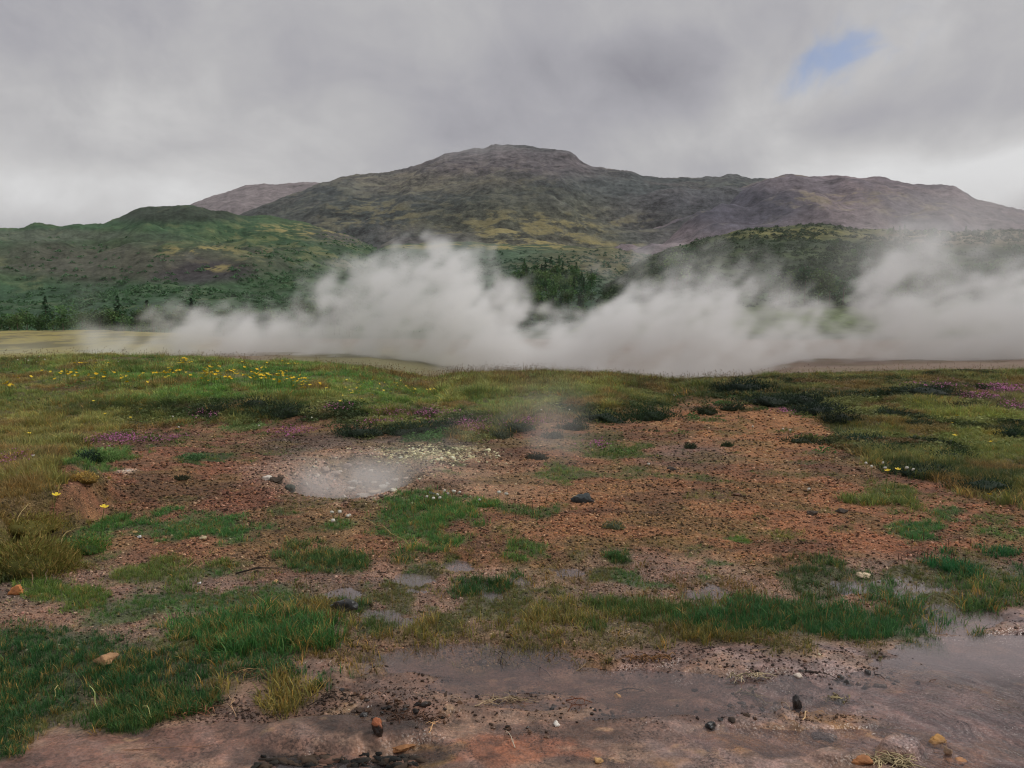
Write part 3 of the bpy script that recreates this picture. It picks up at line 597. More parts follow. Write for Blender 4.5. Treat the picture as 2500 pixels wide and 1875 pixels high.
NEAR = hill('scrub_hill', 'low scrubby hill with olive crest on the right', [(1350, 800), (1480, 700), (1560, 640), (1640, 600), (1720, 582), (1790, 567), (1850, 560), (1920, 556), (1990, 550), (2040, 553), (2100, 561), (2200, 563), (2330, 568), (2420, 562), (2500, 562), (3000, 590)], 400, 200,
     mat_hill('scrub_heath', 1 / 9, 2.4, .9, .5), pt_near, 150, .5, 1.0, 0, seed=50, rng=(1350, 3000), nx=420)

# ------------------------------------------------------------------ scattered stuff (instances made inside one object)
def scatter(name, label, variants, pts, rot, scl, tint, var, mat):
    """variants: list of MB; one object whose mesh carries the pieces and the spots; nodes set a piece on every spot"""
    vs, fs, cs, ids = [], [], [], []; n = 0
    for k, m in enumerate(variants):
        me_v = np.concatenate(m.v); tri = np.concatenate([f if f.shape[1] == 3 else np.concatenate([f[:, [0, 1, 2]], f[:, [0, 2, 3]]]) for f in m.f])
        vs.append(me_v); fs.append(tri + n); cs.append(np.concatenate(m.c)); ids.append(np.full(len(me_v), k + 1)); n += len(me_v)
    nv = n; N_ = len(pts)
    vs.append(pts); ids.append(np.zeros(N_, int)); cs.append(np.ones((N_, 3)))
    me = mesh_np(name, np.concatenate(vs), np.concatenate(fs), mat, False)
    set_attr(me, 'tone', 'FLOAT_COLOR', np.concatenate(cs)); set_attr(me, 'piece', 'INT', np.concatenate(ids))
    z3 = np.zeros((nv, 3))
    set_attr(me, 'spin', 'FLOAT_VECTOR', np.concatenate([z3, rot])); set_attr(me, 'size', 'FLOAT_VECTOR', np.concatenate([z3, scl])); set_attr(me, 'tint', 'FLOAT_COLOR', np.concatenate([z3, tint]))
    set_attr(me, 'which', 'INT', np.concatenate([np.zeros(nv, int), var + 1]))
    o = tag(link(name, me), label, None, None, 'stuff')
    g = bpy.data.node_groups.new(name + '_nodes', 'GeometryNodeTree'); g.interface.new_socket('Geometry', in_out='INPUT', socket_type='NodeSocketGeometry'); g.interface.new_socket('Geometry', in_out='OUTPUT', socket_type='NodeSocketGeometry')
    L = g.links.new; gi = g.nodes.new('NodeGroupInput'); go = g.nodes.new('NodeGroupOutput'); join = g.nodes.new('GeometryNodeJoinGeometry')
    def named(nm, typ):
        a = g.nodes.new('GeometryNodeInputNamedAttribute'); a.data_type = typ; a.inputs[0].default_value = nm; return a.outputs[0]
    def eq(a, v):
        c = g.nodes.new('FunctionNodeCompare'); c.data_type = 'INT'; c.operation = 'EQUAL'; L(a, c.inputs[2]); c.inputs[3].default_value = v; return c.outputs[0]
    pc = named('piece', 'INT'); wh = named('which', 'INT'); rt = named('spin', 'FLOAT_VECTOR'); sz = named('size', 'FLOAT_VECTOR')
    e2r = g.nodes.new('FunctionNodeEulerToRotation'); L(rt, e2r.inputs[0])
    sp = g.nodes.new('GeometryNodeSeparateGeometry'); sp.domain = 'POINT'; L(gi.outputs[0], sp.inputs[0]); L(eq(pc, 0), sp.inputs[1])
    for k in range(len(variants)):
        s1 = g.nodes.new('GeometryNodeSeparateGeometry'); s1.domain = 'POINT'; L(gi.outputs[0], s1.inputs[0]); L(eq(pc, k + 1), s1.inputs[1])
        ip = g.nodes.new('GeometryNodeInstanceOnPoints'); L(sp.outputs[0], ip.inputs['Points']); L(s1.outputs[0], ip.inputs['Instance']); L(eq(wh, k + 1), ip.inputs['Selection'])
        L(e2r.outputs[0], ip.inputs['Rotation']); L(sz, ip.inputs['Scale']); L(ip.outputs[0], join.inputs[0])
    L(join.outputs[0], go.inputs[0])
    md = o.modifiers.new('spread', 'NODES'); md.node_group = g
    return o
def tuft(rng, nb, spread, h, w, lean=.5, segs=3, straw=.0):
    m = MB()
    for _ in range(nb):
        a = rng.uniform(0, 2 * np.pi); r = spread * math.sqrt(rng.uniform(0, 1)); base = np.array([r * math.cos(a), r * math.sin(a), -.01])
        da = a + rng.uniform(-1.2, 1.2); ln = rng.uniform(.15, 1) * lean; hh = h * rng.uniform(.55, 1.1); ww = w * rng.uniform(.7, 1.3)
        d = np.array([math.cos(da), math.sin(da), 0]); sd_ = np.array([-math.sin(da + rng.uniform(-.9, .9)), math.cos(da), 0]); sd_ /= np.linalg.norm(sd_)
        v = []; cc = []
        for k in range(segs + 1):
            t = k / segs; c = base + d * hh * ln * t ** 1.8 + np.array([0, 0, hh * (t - .28 * ln * t * t)])
            wk = ww * (1 - t ** 1.6) + .0003; v += [c - sd_ * wk, c + sd_ * wk]
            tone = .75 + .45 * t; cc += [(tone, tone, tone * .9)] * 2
        f = [(2 * k, 2 * k + 1, 2 * k + 3, 2 * k + 2) for k in range(segs)]
        st = rng.uniform() < straw
        cc = np.array(cc) * ((1.7, 1.35, 1.1) if st else (1, 1, 1)) * rng.uniform(.75, 1.25)
        m.add(v, f, cc)
    return m
def leafclump(rng, n, r, h, s):
    m = MB()
    for _ in range(n):
        a = rng.uniform(0, 2 * np.pi); q = math.sqrt(rng.uniform(0, 1)); el = rng.uniform(.2, 1)
        c = np.array([r * q * math.cos(a), r * q * math.sin(a), h * (1 - q * q) * el]); n1 = rng.normal(size=3); n1 /= np.linalg.norm(n1)
        n2 = np.cross(n1, rng.normal(size=3)); n2 /= np.linalg.norm(n2); ss = s * rng.uniform(.6, 1.4)
        t = rng.uniform(.7, 1.3); m.add([c - n1 * ss, c + n2 * ss * .5, c + n1 * ss, c - n2 * ss * .5], [(0, 1, 2, 3)], (t, t, t))
    return m
def ico(sub=1):
    import bmesh
    b = bmesh.new(); bmesh.ops.create_icosphere(b, subdivisions=sub, radius=1); v = np.array([x.co[:] for x in b.verts]); f = np.array([[q.index for q in p.verts] for p in b.faces]); b.free(); return v, f
ICO1, ICO2, ICO3, ICO4 = ico(1), ico(2), ico(3), ico(4)
def noise3(p, s, seed):
    return vn(p[:, 0] * s + p[:, 2] * s * .7, p[:, 1] * s - p[:, 2] * s * .6, seed) * .5 + vn(p[:, 2] * s + 5, p[:, 0] * s - p[:, 1] * s * .5, seed + 3) * .5
def stone(seed, r=(1, 1, 1), rough=.25, base=ICO2, facet=.5):
    v, f = base; v = v.copy(); rg = np.random.default_rng(seed)
    for _ in range(int(9 * facet) + 3):
        n = rg.normal(size=3); n /= np.linalg.norm(n); d = rg.uniform(.55, .9); k = v @ n; v = v - np.outer(np.maximum(k - d, 0), n)
    v = v * (1 + rough * noise3(v, 1.6, seed) + rough * .5 * noise3(v, 4.2, seed + 7) + rough * .25 * noise3(v, 9, seed + 8))[:, None]
    return v * np.array(r), f
rg = np.random.default_rng(5)
gv = [tuft(rg, 9, .03, 1, .030, .7) for _ in range(3)] + [tuft(rg, 7, .05, 1, .05, .9, 2, .25) for _ in range(2)]
# normalise: heights are 1, so spread is relative to height
gv = [tuft(rg, 11, .35, 1, .022, .75, 3, .06) for _ in range(4)] + [tuft(rg, 8, .45, 1, .035, 1.0, 2, .3) for _ in range(3)]
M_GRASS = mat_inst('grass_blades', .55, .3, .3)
def spread_points(n, y0, y1, xfac=.76, pw=1.0):
    """even in the picture rather than on the ground: more spots near by"""
    u = RNG.uniform(0, 1, n); y = 1 / ((1 / y0) * (1 - u) + (1 / y1) * u) if pw > .5 else y0 * (y1 / y0) ** u
    x = RNG.uniform(-1, 1, n) * (xfac * y + .8); return x, y
def build_grass():
    x, y = spread_points(520000, 2.7, 26, .72, 0)
    z = height(x, y); c, cov, hgt, v, wet, mud, px, py = surface(x, y, z)
    clump = fbm(x * 5, y * 5, 401, 2)
    keep = RNG.uniform(0, 1, len(x)) < np.clip(cov * (1.0 + .8 * clump), 0, 1) ** 1.3 * np.interp(y, [3, 5, 9, 14, 26], [.42, .55, .6, .62, .62])
    keep &= (px > -260) & (px < 2760)
    x, y, z, v, hgt, cov, px, py = [a[keep] for a in (x, y, z, v, hgt, cov, px, py)]
    n = len(x); sc = hgt * RNG.uniform(.55, 1.25, n) * (.75 + .4 * fbm(x * 2, y * 2, 402, 2))
    sc = np.maximum(sc, .025)
    tint = v * RNG.uniform(.7, 1.35, (n, 1)) * 1.25
    dry = RNG.uniform(0, 1, n) < .10 + .10 * (fbm(x * .8, y * .8, 403, 2) > .1); tint[dry] = alb(140, 122, 74) * RNG.uniform(.6, 1.1, (dry.sum(), 1))
    wd = np.interp(y, [3, 8, 20], [1.0, 1.2, 1.6])
    rot = np.stack([RNG.normal(0, .12, n), RNG.normal(0, .12, n), RNG.uniform(0, 6.28, n)], 1)
    var = np.where(cov > .6, RNG.integers(0, 5, n), RNG.integers(3, 7, n))
    scatter('grass', 'short green and olive grass on the bank and in the wet hollows', gv, np.stack([x, y, z], 1), rot, np.stack([sc * wd, sc * wd, sc], 1), tint, var, M_GRASS)
    print('grass', n)
build_grass()
def build_stalks():
    """thin tall seed stalks along the crest and over the damp ground"""
    ms = []
    for k in range(4):
        m = MB()
        for _ in range(3):
            t = tuft(rg, 1, .12, 1, .010, .5, 3); m.v += [a for a in t.v]; m.f += [a + m.n for a in t.f]; m.c += t.c; m.n += t.n
            tip = t.v[0][-1]; vv, ff = ICO1; m.add(vv * np.array([.012, .012, .07]) + tip, ff, (.8, .6, .55))
        ms.append(m)
    y = RNG.uniform(16.5, 20.5, 5200); x = RNG.uniform(-.72, .72, 5200) * y
    x2, y2 = spread_points(5200, 3.9, 7.5, .7); x = np.r_[x, x2]; y = np.r_[y, y2]
    z = height(x, y); c, cov, hgt, v, wet, mud, px, py = surface(x, y, z)
    far = y > 12
    dens = np.where(far, .25 + .75 * blob(px, py, 1350, 930, 420, 60, .4), .5 * blob(px, py, 1500, 1480, 800, 110, .5) + .3 * blob(px, py, 900, 1350, 500, 150, .5))
    keep = (RNG.uniform(0, 1, len(x)) < dens * np.clip(cov + .1, 0, 1)) & (mud < .6)
    x, y, z, far = x[keep], y[keep], z[keep], far[keep]; n = len(x)
    s = np.where(far, RNG.uniform(.12, .26, n), RNG.uniform(.07, .17, n))
    tint = np.where(RNG.uniform(0, 1, n)[:, None] < .5, alb(98, 84, 58), alb(120, 104, 66)) * RNG.uniform(.5, 1.2, (n, 1))
    wd = np.where(far, 1.6, .9)
    rot = np.stack([RNG.normal(0, .15, n), RNG.normal(.1, .15, n), RNG.uniform(0, 6.28, n)], 1)
    scatter('seed_stalk_grass', 'thin brown seed stalks standing over the turf', ms, np.stack([x, y, z], 1), rot, np.stack([s * wd, s * wd, s], 1), tint, RNG.integers(0, 4, n), M_GRASS)
build_stalks()
M_CHIP = mat_inst('soil_chips', .85, .3, 0)
def build_gravel():
    vs = []
    for k in range(6):
        v, f = stone(50 + k, (1, .75, .45), .35, ICO1, 1.); m = MB(); m.add(v, f); vs.append(m)
    x, y = spread_points(360000, 3.2, 17, .72)
    z = height(x, y); c, cov, hgt, v, wet, mud, px, py = surface(x, y, z)
    clump = fbm(x * 2.2, y * 2.2, 421, 3)
    dens = np.where(mud > .5, .12 + .5 * sstep(-.15, .3, clump) + .7 * blob(px, py, 2250, 1650, 420, 22, .4) + .35 * blob(px, py, 850, 1740, 300, 60, .4) + .35 * blob(px, py, 1700, 1600, 420, 30, .4),
                    (.55 + .4 * clump) * (1 - .75 * cov))
    dens = dens * np.interp(y, [3, 6, 9, 16], [.5, .95, .85, .8])
    dens = dens + .6 * blob(px, py, 1060, 1112, 120, 20, .4) + .6 * blob(px, py, 880, 1150, 160, 45, .3)
    keep = (RNG.uniform(0, 1, len(x)) < dens) & (px > -200) & (px < 2700) & (z > -.6)
    keep &= ~((z < -.012) & (mud > .5))
    x, y, z, c, px, py, mud = [a[keep] for a in (x, y, z, c, px, py, mud)]; n = len(x)
    s = np.where(mud > .5, .8, 1.) * RNG.lognormal(-4.62, .62, n) * np.interp(y, [3, 5, 7, 12], [.42, .62, 1.05, 1.7])
    s = np.minimum(s, np.interp(y, [3, 8, 16], [.013, .030, .042]) * RNG.uniform(.6, 1, n)); k = RNG.uniform(0, 1, n)
    tint = c * RNG.uniform(.4, 1.9, (n, 1)) * RNG.uniform(.9, 1.1, (n, 3)); pale = k > np.where(mud > .5, .99, .94); tint[pale] = np.clip(c[pale] * 2.2 + .08, 0, .7); dark = k < np.where(mud > .5, .75, .3); tint[dark] = c[dark] * .25
    crust = .7 * blob(px, py, 1060, 1112, 150, 22, .9, .5 * fbm(x * 4, y * 4, 423, 2)) > RNG.uniform(0.1, 1.6, n); tint[crust] = alb(196, 186, 150) * RNG.uniform(.5, 1.1, (crust.sum(), 1)); s[crust] *= 1.25
    rot = np.stack([RNG.normal(0, .35, n), RNG.normal(0, .35, n), RNG.uniform(0, 6.28, n)], 1)
    scatter('gravel', 'loose red brown soil crumbs and small stones', vs, np.stack([x, y, z + s * .1], 1), rot, np.stack([s, s, s], 1), tint, RNG.integers(0, 6, n), M_CHIP)
    print('gravel', n)
build_gravel()
M_SHRUB = mat_inst('shrub_leaves', .7, .2, .25)
def build_ground_herbs():
    vs = [leafclump(rg, 34, 1, .6, .16) for _ in range(5)]
    x, y = spread_points(90000, 9.3, 24, .7, 0); z = height(x, y); c, cov, hgt, v, wet, mud, px, py = surface(x, y, z)
    dens = np.clip(blob(px, py, 600, 1000, 360, 30, .4) + blob(px, py, 950, 1040, 330, 34, .4) + blob(px, py, 1900, 965, 300, 50, .5) + blob(px, py, 2070, 1030, 160, 70, .5) + .7 * blob(px, py, 2330, 1160, 240, 42, .5)
                   + .8 * blob(px, py, 1520, 1006, 200, 24, .4) + .7 * blob(px, py, 600, 1062, 240, 26, .4) + .6 * blob(px, py, 2380, 1030, 220, 60, .5) + .5 * blob(px, py, 2400, 950, 260, 40, .5), 0, 1) * cov
    dens = dens * (.6 + 1.6 * fbm(x * 1.0, y * .8, 76, 4)); dens = np.clip(dens + .5 * cov * sstep(1400, 1700, px) * sstep(.02, .3, fbm(x * 1.0, y * .8, 76, 4)), 0, 1); keep = RNG.uniform(0, 1, len(x)) < dens * .9
    x, y, z, v, px, py = [a[keep] for a in (x, y, z, v, px, py)]; n = len(x); s = RNG.uniform(.05, .17, n)
    tint = v * RNG.uniform(.75, 1.4, (n, 1))
    moss = blob(px, py, 600, 1062, 240, 26, .3) > .5; s[moss] *= .6
    rot = np.stack([0 * x, 0 * x, RNG.uniform(0, 6.28, n)], 1)
    scatter('heath_foliage', 'dark low heath plants and moss on the bank', vs, np.stack([x, y, z], 1), rot, np.stack([s, s, s * .8], 1), tint, RNG.integers(0, 5, n), M_SHRUB)
    print('herbs', n)
build_ground_herbs()
def build_hill_scrub():
    vs = [leafclump(rg, 26, 1, .9, .35) for _ in range(4)]
    P = []; S = []; T = []
    def on(h, n, dens, smin, smax, col):
        jj = RNG.integers(0, len(h['P']), n); nt = int(np.sum(h['t'] <= 1)); ii = (RNG.uniform(0, 1, n) ** .8 * (nt - 1)).astype(int)
        x, y, z = h['x'][ii, jj], h['y'][ii, jj], h['H'][ii, jj]
        x = x + RNG.normal(0, .8, n); y = y + RNG.normal(0, .8, n); px, py = project(x, y, z)
        k = (RNG.uniform(0, 1, n) < dens(px, py, x, y)) & (px > -80) & (px < 2600); x, y, z = x[k], y[k], z[k]; m = len(x)
        P.append(np.stack([x, y, z - .2], 1)); S.append(RNG.uniform(smin, smax, m)); T.append(np.array(alb(*col)) * RNG.uniform(.85, 1.3, (m, 1)) * 1.3)
    on(LEFT, 42000, lambda px, py, x, y: np.clip(sstep(560, 740, py) * .8 + .3 * blob(px, py, 850, 650, 220, 70, .5), 0, 1) * (.4 + .9 * fbm(x / 25, y / 25, 441, 3)), 1.0, 2.0, (60, 84, 58))
    on(MID, 9000, lambda px, py, x, y: sstep(600, 640, py) * (.5 + .8 * fbm(x / 20, y / 20, 442, 3)), 1.0, 2.2, (56, 76, 58))
    on(NEAR, 16000, lambda px, py, x, y: (.55 + 1.2 * fbm(x / 9, y / 9, 443, 3)) * (1 - sstep(725, 760, py)), .5, 1.7, (48, 62, 42))
    P = np.concatenate(P); S = np.concatenate(S); T = np.concatenate(T); n = len(P)
    scatter('hill_scrub', 'dark green low scrub covering the lower hillsides', vs, P, np.stack([0 * S, 0 * S, RNG.uniform(0, 6.28, n)], 1), np.stack([S, S, S * .8], 1), T, RNG.integers(0, 4, n), M_SHRUB)
    print('scrub', n)
build_hill_scrub()

# ------------------------------------------------------------------ trees
M_LEAF = mat_leaf('tree_leaves'); M_BARK = mat_tone('tree_bark', .9, .2, .6, 3, .4, .05)
def trunk_mesh(rng, h, r, limbs):
    m = MB()
    def tube(p, rad, c):
        k = 5; v = []; f = []
        for i, (q, rr) in enumerate(zip(p, rad)):
            for a in range(k): v.append((q[0] + rr * math.cos(a * 2 * math.pi / k), q[1] + rr * math.sin(a * 2 * math.pi / k), q[2]))
            if i:
                for a in range(k): f.append(((i - 1) * k + a, (i - 1) * k + (a + 1) % k, i * k + (a + 1) % k, i * k + a))
        m.add(v, f, c)
    c = alb(92, 80, 68)
    pts = [np.array([rng.normal(0, .04 * h * t), rng.normal(0, .04 * h * t), h * t]) for t in (0, .25, .5, .75, .96)]; pts[0][2] = -.3
    tube(pts, [r, r * .8, r * .6, r * .35, r * .08], c)
    for _ in range(limbs):
        t = rng.uniform(.25, .85); a = rng.uniform(0, 6.28); L = h * .28 * (1.1 - t); b = np.array([0, 0, h * t]); d = np.array([math.cos(a), math.sin(a), .55])
        tube([b, b + d * L * .5, b + d * L + np.array([0, 0, .1 * L])], [r * .35, r * .22, r * .05], c)
    return m
def crown_mesh(rng, kind, h, col):
    m = MB(); col = np.array(alb(*col))
    if kind == 'conifer':
        n = 330; r0 = h * .27
        for _ in range(n):
            t = rng.uniform(.08, 1) ** 1.0; R = r0 * (1 - t) ** .8 * (.75 + .35 * math.sin(t * 34)); a = rng.uniform(0, 6.28); q = rng.uniform(.35, 1) ** .5
            c = np.array([R * q * math.cos(a), R * q * math.sin(a), h * t - .12 * R * q]); o = np.array([math.cos(a), math.sin(a), -.35]); s = h * .045 * rng.uniform(.6, 1.3)
            sd_ = np.array([-math.sin(a), math.cos(a), rng.uniform(-.4, .4)]); tt = rng.uniform(.6, 1.35)
            m.add([c - o * s, c + sd_ * s * .6, c + o * s * 1.2, c - sd_ * s * .6], [(0, 1, 2, 3)], col * tt)
    else:
        lobes = [(np.array([rng.normal(0, .16) * h, rng.normal(0, .16) * h, h * rng.uniform(.35, .85)]), h * rng.uniform(.12, .22)) for _ in range(8 if kind == 'birch' else 6)]
        for p, r in lobes:
            lt = rng.uniform(.75, 1.25)
            for _ in range(52):
                d = rng.normal(size=3); d /= np.linalg.norm(d); c = p + d * r * rng.uniform(.4, 1.1) * np.array([1, 1, 1.1]); n1 = rng.normal(size=3); n1 /= np.linalg.norm(n1)
                n2 = np.cross(n1, rng.normal(size=3)); n2 /= np.linalg.norm(n2); s = h * .035 * rng.uniform(.6, 1.5); tt = rng.uniform(.65, 1.35) * lt
                m.add([c - n1 * s, c + n2 * s * .7, c + n1 * s, c - n2 * s * .7], [(0, 1, 2, 3)], col * tt)
    return m
PROTO = {}
for kind, cols, nv in (('conifer', [(44, 70, 50), (52, 80, 52), (60, 88, 54)], 6), ('birch', [(52, 80, 48), (66, 92, 52), (82, 102, 60)], 6)):
    for i in range(nv):
        r_ = np.random.default_rng(900 + i + (50 if kind == 'birch' else 0)); h = 1.0
        PROTO[kind, i] = (trunk_mesh(r_, 10., .16 if kind == 'birch' else .14, 7).mesh(kind + '_trunk', M_BARK), crown_mesh(r_, kind, 10., cols[i % 3]).mesh(kind + '_crown', M_LEAF))
def tree(kind, i, loc, h, label, group):
    k = 'conifer' if kind == 'conifer' else 'birch'; tm, cm = PROTO[k, i % 6]
    nm = 'conifer_tree' if k == 'conifer' else 'birch_tree'
    e = bpy.data.objects.new(nm, None); COL.objects.link(e); e.location = loc; e.rotation_euler = (0, 0, random.uniform(0, 6.28)); s = h / 10.; w = random.uniform(.85, 1.2)
    e.scale = (s * w, s * w, s); tag(e, label, 'tree', group)
    link('trunk', tm, e); link('crown', cm, e); return e
# row along the foot of the left hill
random.seed(3)
n = 0
for px, top, h_ in [(20, 765, 0), (45, 770, 0), (62, 748, 0), (88, 765, 0), (110, 722, 1), (128, 752, 0), (150, 745, 0), (175, 770, 0), (200, 760, 0), (225, 765, 0), (250, 768, 0), (268, 755, 0), (286, 722, 1), (300, 748, 0),
                    (322, 760, 0), (340, 750, 0), (358, 732, 1), (372, 742, 0), (385, 755, 0), (400, 748, 0), (418, 760, 0), (432, 748, 0), (448, 738, 0), (466, 728, 1), (480, 736, 0), (500, 762, 0), (520, 770, 0), (545, 758, 0), (575, 752, 0), (610, 745, 0), (650, 742, 0),
                    (690, 740, 0), (730, 735, 0), (770, 728, 0), (815, 715, 0), (845, 700, 0)]:
    y = random.uniform(165, 205); x, zt = unproj(px, top, y); zb = -1.0; h = max(zt - zb, 3)
    tree('conifer' if h_ else 'birch', random.randrange(6), (x, y, zb), h, 'dark slim conifer rising above the tree row under the left hill' if h_ else 'green birch in the tree row at the foot of the left hill', 'trees at the foot of the left hill'); n += 1
for _ in range(75):
    px = random.uniform(-60, 520) if random.random() < .75 else random.uniform(500, 900); y = random.uniform(158, 215); x, _z = unproj(px, 790, y)
    tree('birch', random.randrange(6), (x, y, -1.), random.uniform(3.0, 6.0) * (1.15 if 300 < px < 470 else 1), 'green birch in the tree row at the foot of the left hill', 'trees at the foot of the left hill')
# dark wood in the valley
for _ in range(170):
    u = random.random(); px = 1185 + u * 260; top_line = curve(px, [(1180, 690), (1250, 650), (1330, 625), (1390, 622), (1430, 640), (1450, 660)])
    py = random.uniform(top_line + 42, 800); x, y, z = hill_pick(MID, px, py)
    con = random.random() < (.6 if py < 700 else .25)
    tree('conifer' if con else 'birch', random.randrange(6), (x, y, z - .3), random.uniform(5.5, 8.5) * y / 300. * (1 if con else .85), 'dark conifer of the wood in the valley behind the steam' if con else 'light green birch at the front of the wood in the valley', 'trees of the valley wood')
# trees on the scrub hill and in the mist
for px, py, hpx, c in [(1900, 740, 70, 0), (1930, 742, 85, 0), (1965, 742, 95, 0), (2000, 745, 90, 0), (2030, 745, 95, 0), (2060, 744, 85, 0), (2150, 744, 90, 0), (2180, 740, 100, 0), (2220, 735, 85, 0), (2260, 725, 90, 0), (2300, 735, 80, 0),
                       (2210, 690, 60, 0), (2160, 680, 60, 0), (2110, 672, 55, 0), (2140, 640, 50, 0), (1650, 705, 90, 0), (1665, 690, 95, 0), (1640, 720, 80, 0), (1680, 700, 80, 0), (1730, 720, 60, 0), (1600, 720, 50, 0), (1570, 730, 50, 0),
                       (2180, 572, 20, 1), (2195, 572, 22, 1), (2207, 572, 24, 1), (2170, 576, 20, 0), (2275, 590, 30, 0), (2300, 588, 32, 0), (2265, 600, 40, 0), (2355, 572, 22, 1), (2420, 600, 40, 0), (2440, 690, 60, 0), (2410, 700, 60, 0), (2100, 620, 30, 0), (2080, 640, 34, 0),
                       (2040, 610, 28, 0), (2230, 640, 45, 0), (2320, 660, 50, 0), (2370, 700, 60, 0), (2480, 640, 50, 0)]:
    x, y, z = hill_pick(NEAR, px, py); h = hpx * y / F
    tree('conifer' if c else 'birch', random.randrange(6), (x, y, z - .2), h, 'small conifer on the crest of the scrub hill' if c else ('bushy dark tree standing alone left of the scrub hill' if px < 1750 else 'bushy green tree on the slope of the misty scrub hill'), 'trees on the scrub hill')

# ------------------------------------------------------------------ flowers
M_FLOWER = mat_tone('flower_petals', .6, .2, .1, 5, 0); 
def flower_mesh(name, petal, centre, stemcol, r, h, npet, seed, ball=False):
    rr = np.random.default_rng(seed); m = MB(); lean = rr.normal(0, .12, 2) * h
    top = np.array([lean[0], lean[1], h]); mid = np.array([lean[0] * .3, lean[1] * .3, h * .5]); w = max(r * .09, .0016)
    for a in (0, math.pi / 2):
        d = np.array([math.cos(a), math.sin(a), 0]) * w
        m.add([-d + (0, 0, -.02), d + (0, 0, -.02), mid + d, mid - d, top + d * .7, top - d * .7], [(0, 1, 2, 3), (3, 2, 4, 5)], alb(*stemcol))
    if ball:
        v, f = ICO1; m.add(v * r * (1 + .25 * rr.normal(size=(len(v), 1))) + top, f, s2l(petal) * .95)
    else:
        tilt = Matrix.Rotation(rr.uniform(.2, .9), 3, Vector((rr.normal(), rr.normal(), 0)).normalized())
        for k in range(npet):
            a = k * 2 * math.pi / npet; d = np.array([math.cos(a), math.sin(a), .35]); s_ = np.array([-math.sin(a), math.cos(a), 0])
            q = [np.zeros(3), d * r * .55 + s_ * r * .42, d * r + s_ * r * .3 + (0, 0, r * .12), d * r - s_ * r * .3 + (0, 0, r * .12), d * r * .55 - s_ * r * .42]
            q = [np.array(tilt @ Vector(p)) + top for p in q]; m.add(q, [(0, 1, 2), (0, 2, 3), (0, 3, 4)], s2l(petal) * 1.0)
        v, f = ICO1; m.add(v * r * .2 + top + (0, 0, r * .08), f, alb(*centre))
        for k in range(2):
            a = rr.uniform(0, 6.28); d = np.array([math.cos(a), math.sin(a), .5]); s_ = np.array([-math.sin(a), math.cos(a), 0]) * r * .35
            m.add([(0, 0, h * .1), d * h * .18 + s_, d * h * .35, d * h * .18 - s_], [(0, 1, 2, 3)], alb(*stemcol))
    return m.mesh(name, M_FLOWER)
YEL = [flower_mesh('yellow_flower', (238, 196, 44) if k % 2 else (236, 208, 70), (214, 160, 30), (76, 98, 44), .020, .17, 5, 60 + k) for k in range(6)]
YELS = [flower_mesh('yellow_flower', (232, 208, 86), (200, 160, 30), (76, 98, 44), .016, .12, 5, 70 + k) for k in range(4)]
WHT = [flower_mesh('white_clover', (226, 222, 208), (200, 180, 120), (80, 98, 50), .014, .10, 5, 80 + k, True) for k in range(4)]
def put(name, me, px, py, h, s, label, cat, group, jig=True):
    """flower whose head is seen at a photo point: its foot stands on the ground a little below"""
    x, y, z = at(px, py + h * s * F / max(at(px, py + 12)[1], 2))
    o = link(name, me, None, (x, y, z)); o.rotation_euler = (0, 0, random.uniform(0, 6.28)); o.scale = (s, s, s); tag(o, label, cat, group); return o
random.seed(21); cnt = 0
Lb = 'yellow flower in the flowery green band on top of the bank'; G1 = 'yellow flowers on the bank'
for cx, cy_, sx, sy, k in [(540, 918, 45, 14, 42), (640, 922, 45, 14, 44), (700, 930, 40, 14, 26), (390, 915, 40, 9, 14), (420, 912, 20, 6, 8), (180, 925, 50, 12, 16), (230, 920, 30, 10, 10), (760, 940, 50, 14, 12), (880, 935, 60, 16, 12), (960, 940, 50, 14, 10), (830, 950, 60, 12, 8),
                           (1010, 945, 40, 14, 12), (25, 942, 15, 6, 6), (300, 925, 60, 15, 10), (480, 920, 120, 16, 14), (100, 920, 40, 14, 5), (900, 960, 80, 12, 8)]:
    for _ in range(k):
        px = random.gauss(cx, sx * .6); py = random.gauss(cy_, sy * .6)
        put('yellow_flower', random.choice(YEL if px < 800 else YELS), px, py, .14, random.uniform(.85, 1.35) * (1.25 if px < 800 else 1.1), Lb, 'flower', G1); cnt += 1
Lc = 'tall yellow flower on the crest outlined against the steam'
for cx, k in [(195, 4), (265, 2), (215, 3), (240, 2), (430, 3), (445, 10), (458, 6), (515, 3), (530, 3), (590, 3), (605, 4), (680, 3), (700, 4), (715, 4), (385, 1), (560, 1), (650, 1)]:
    for _ in range(k):
        px = cx + random.gauss(0, 7); py = 890 + random.uniform(-10, 6) - (6 if cx in (445, 458) else 0)
        x, y, z = at(px, 902 if px < 900 else 915); o = link('yellow_flower', random.choice(YEL), None, (x, y, z)); _, zt = unproj(px, py, y)
        s = max((zt - z) / .17, .8); o.scale = (1.3, 1.3, min(s, 2.2)); o.rotation_euler = (0, 0, random.uniform(0, 6.28)); tag(o, Lc, 'flower', 'yellow flowers on the crest'); cnt += 1
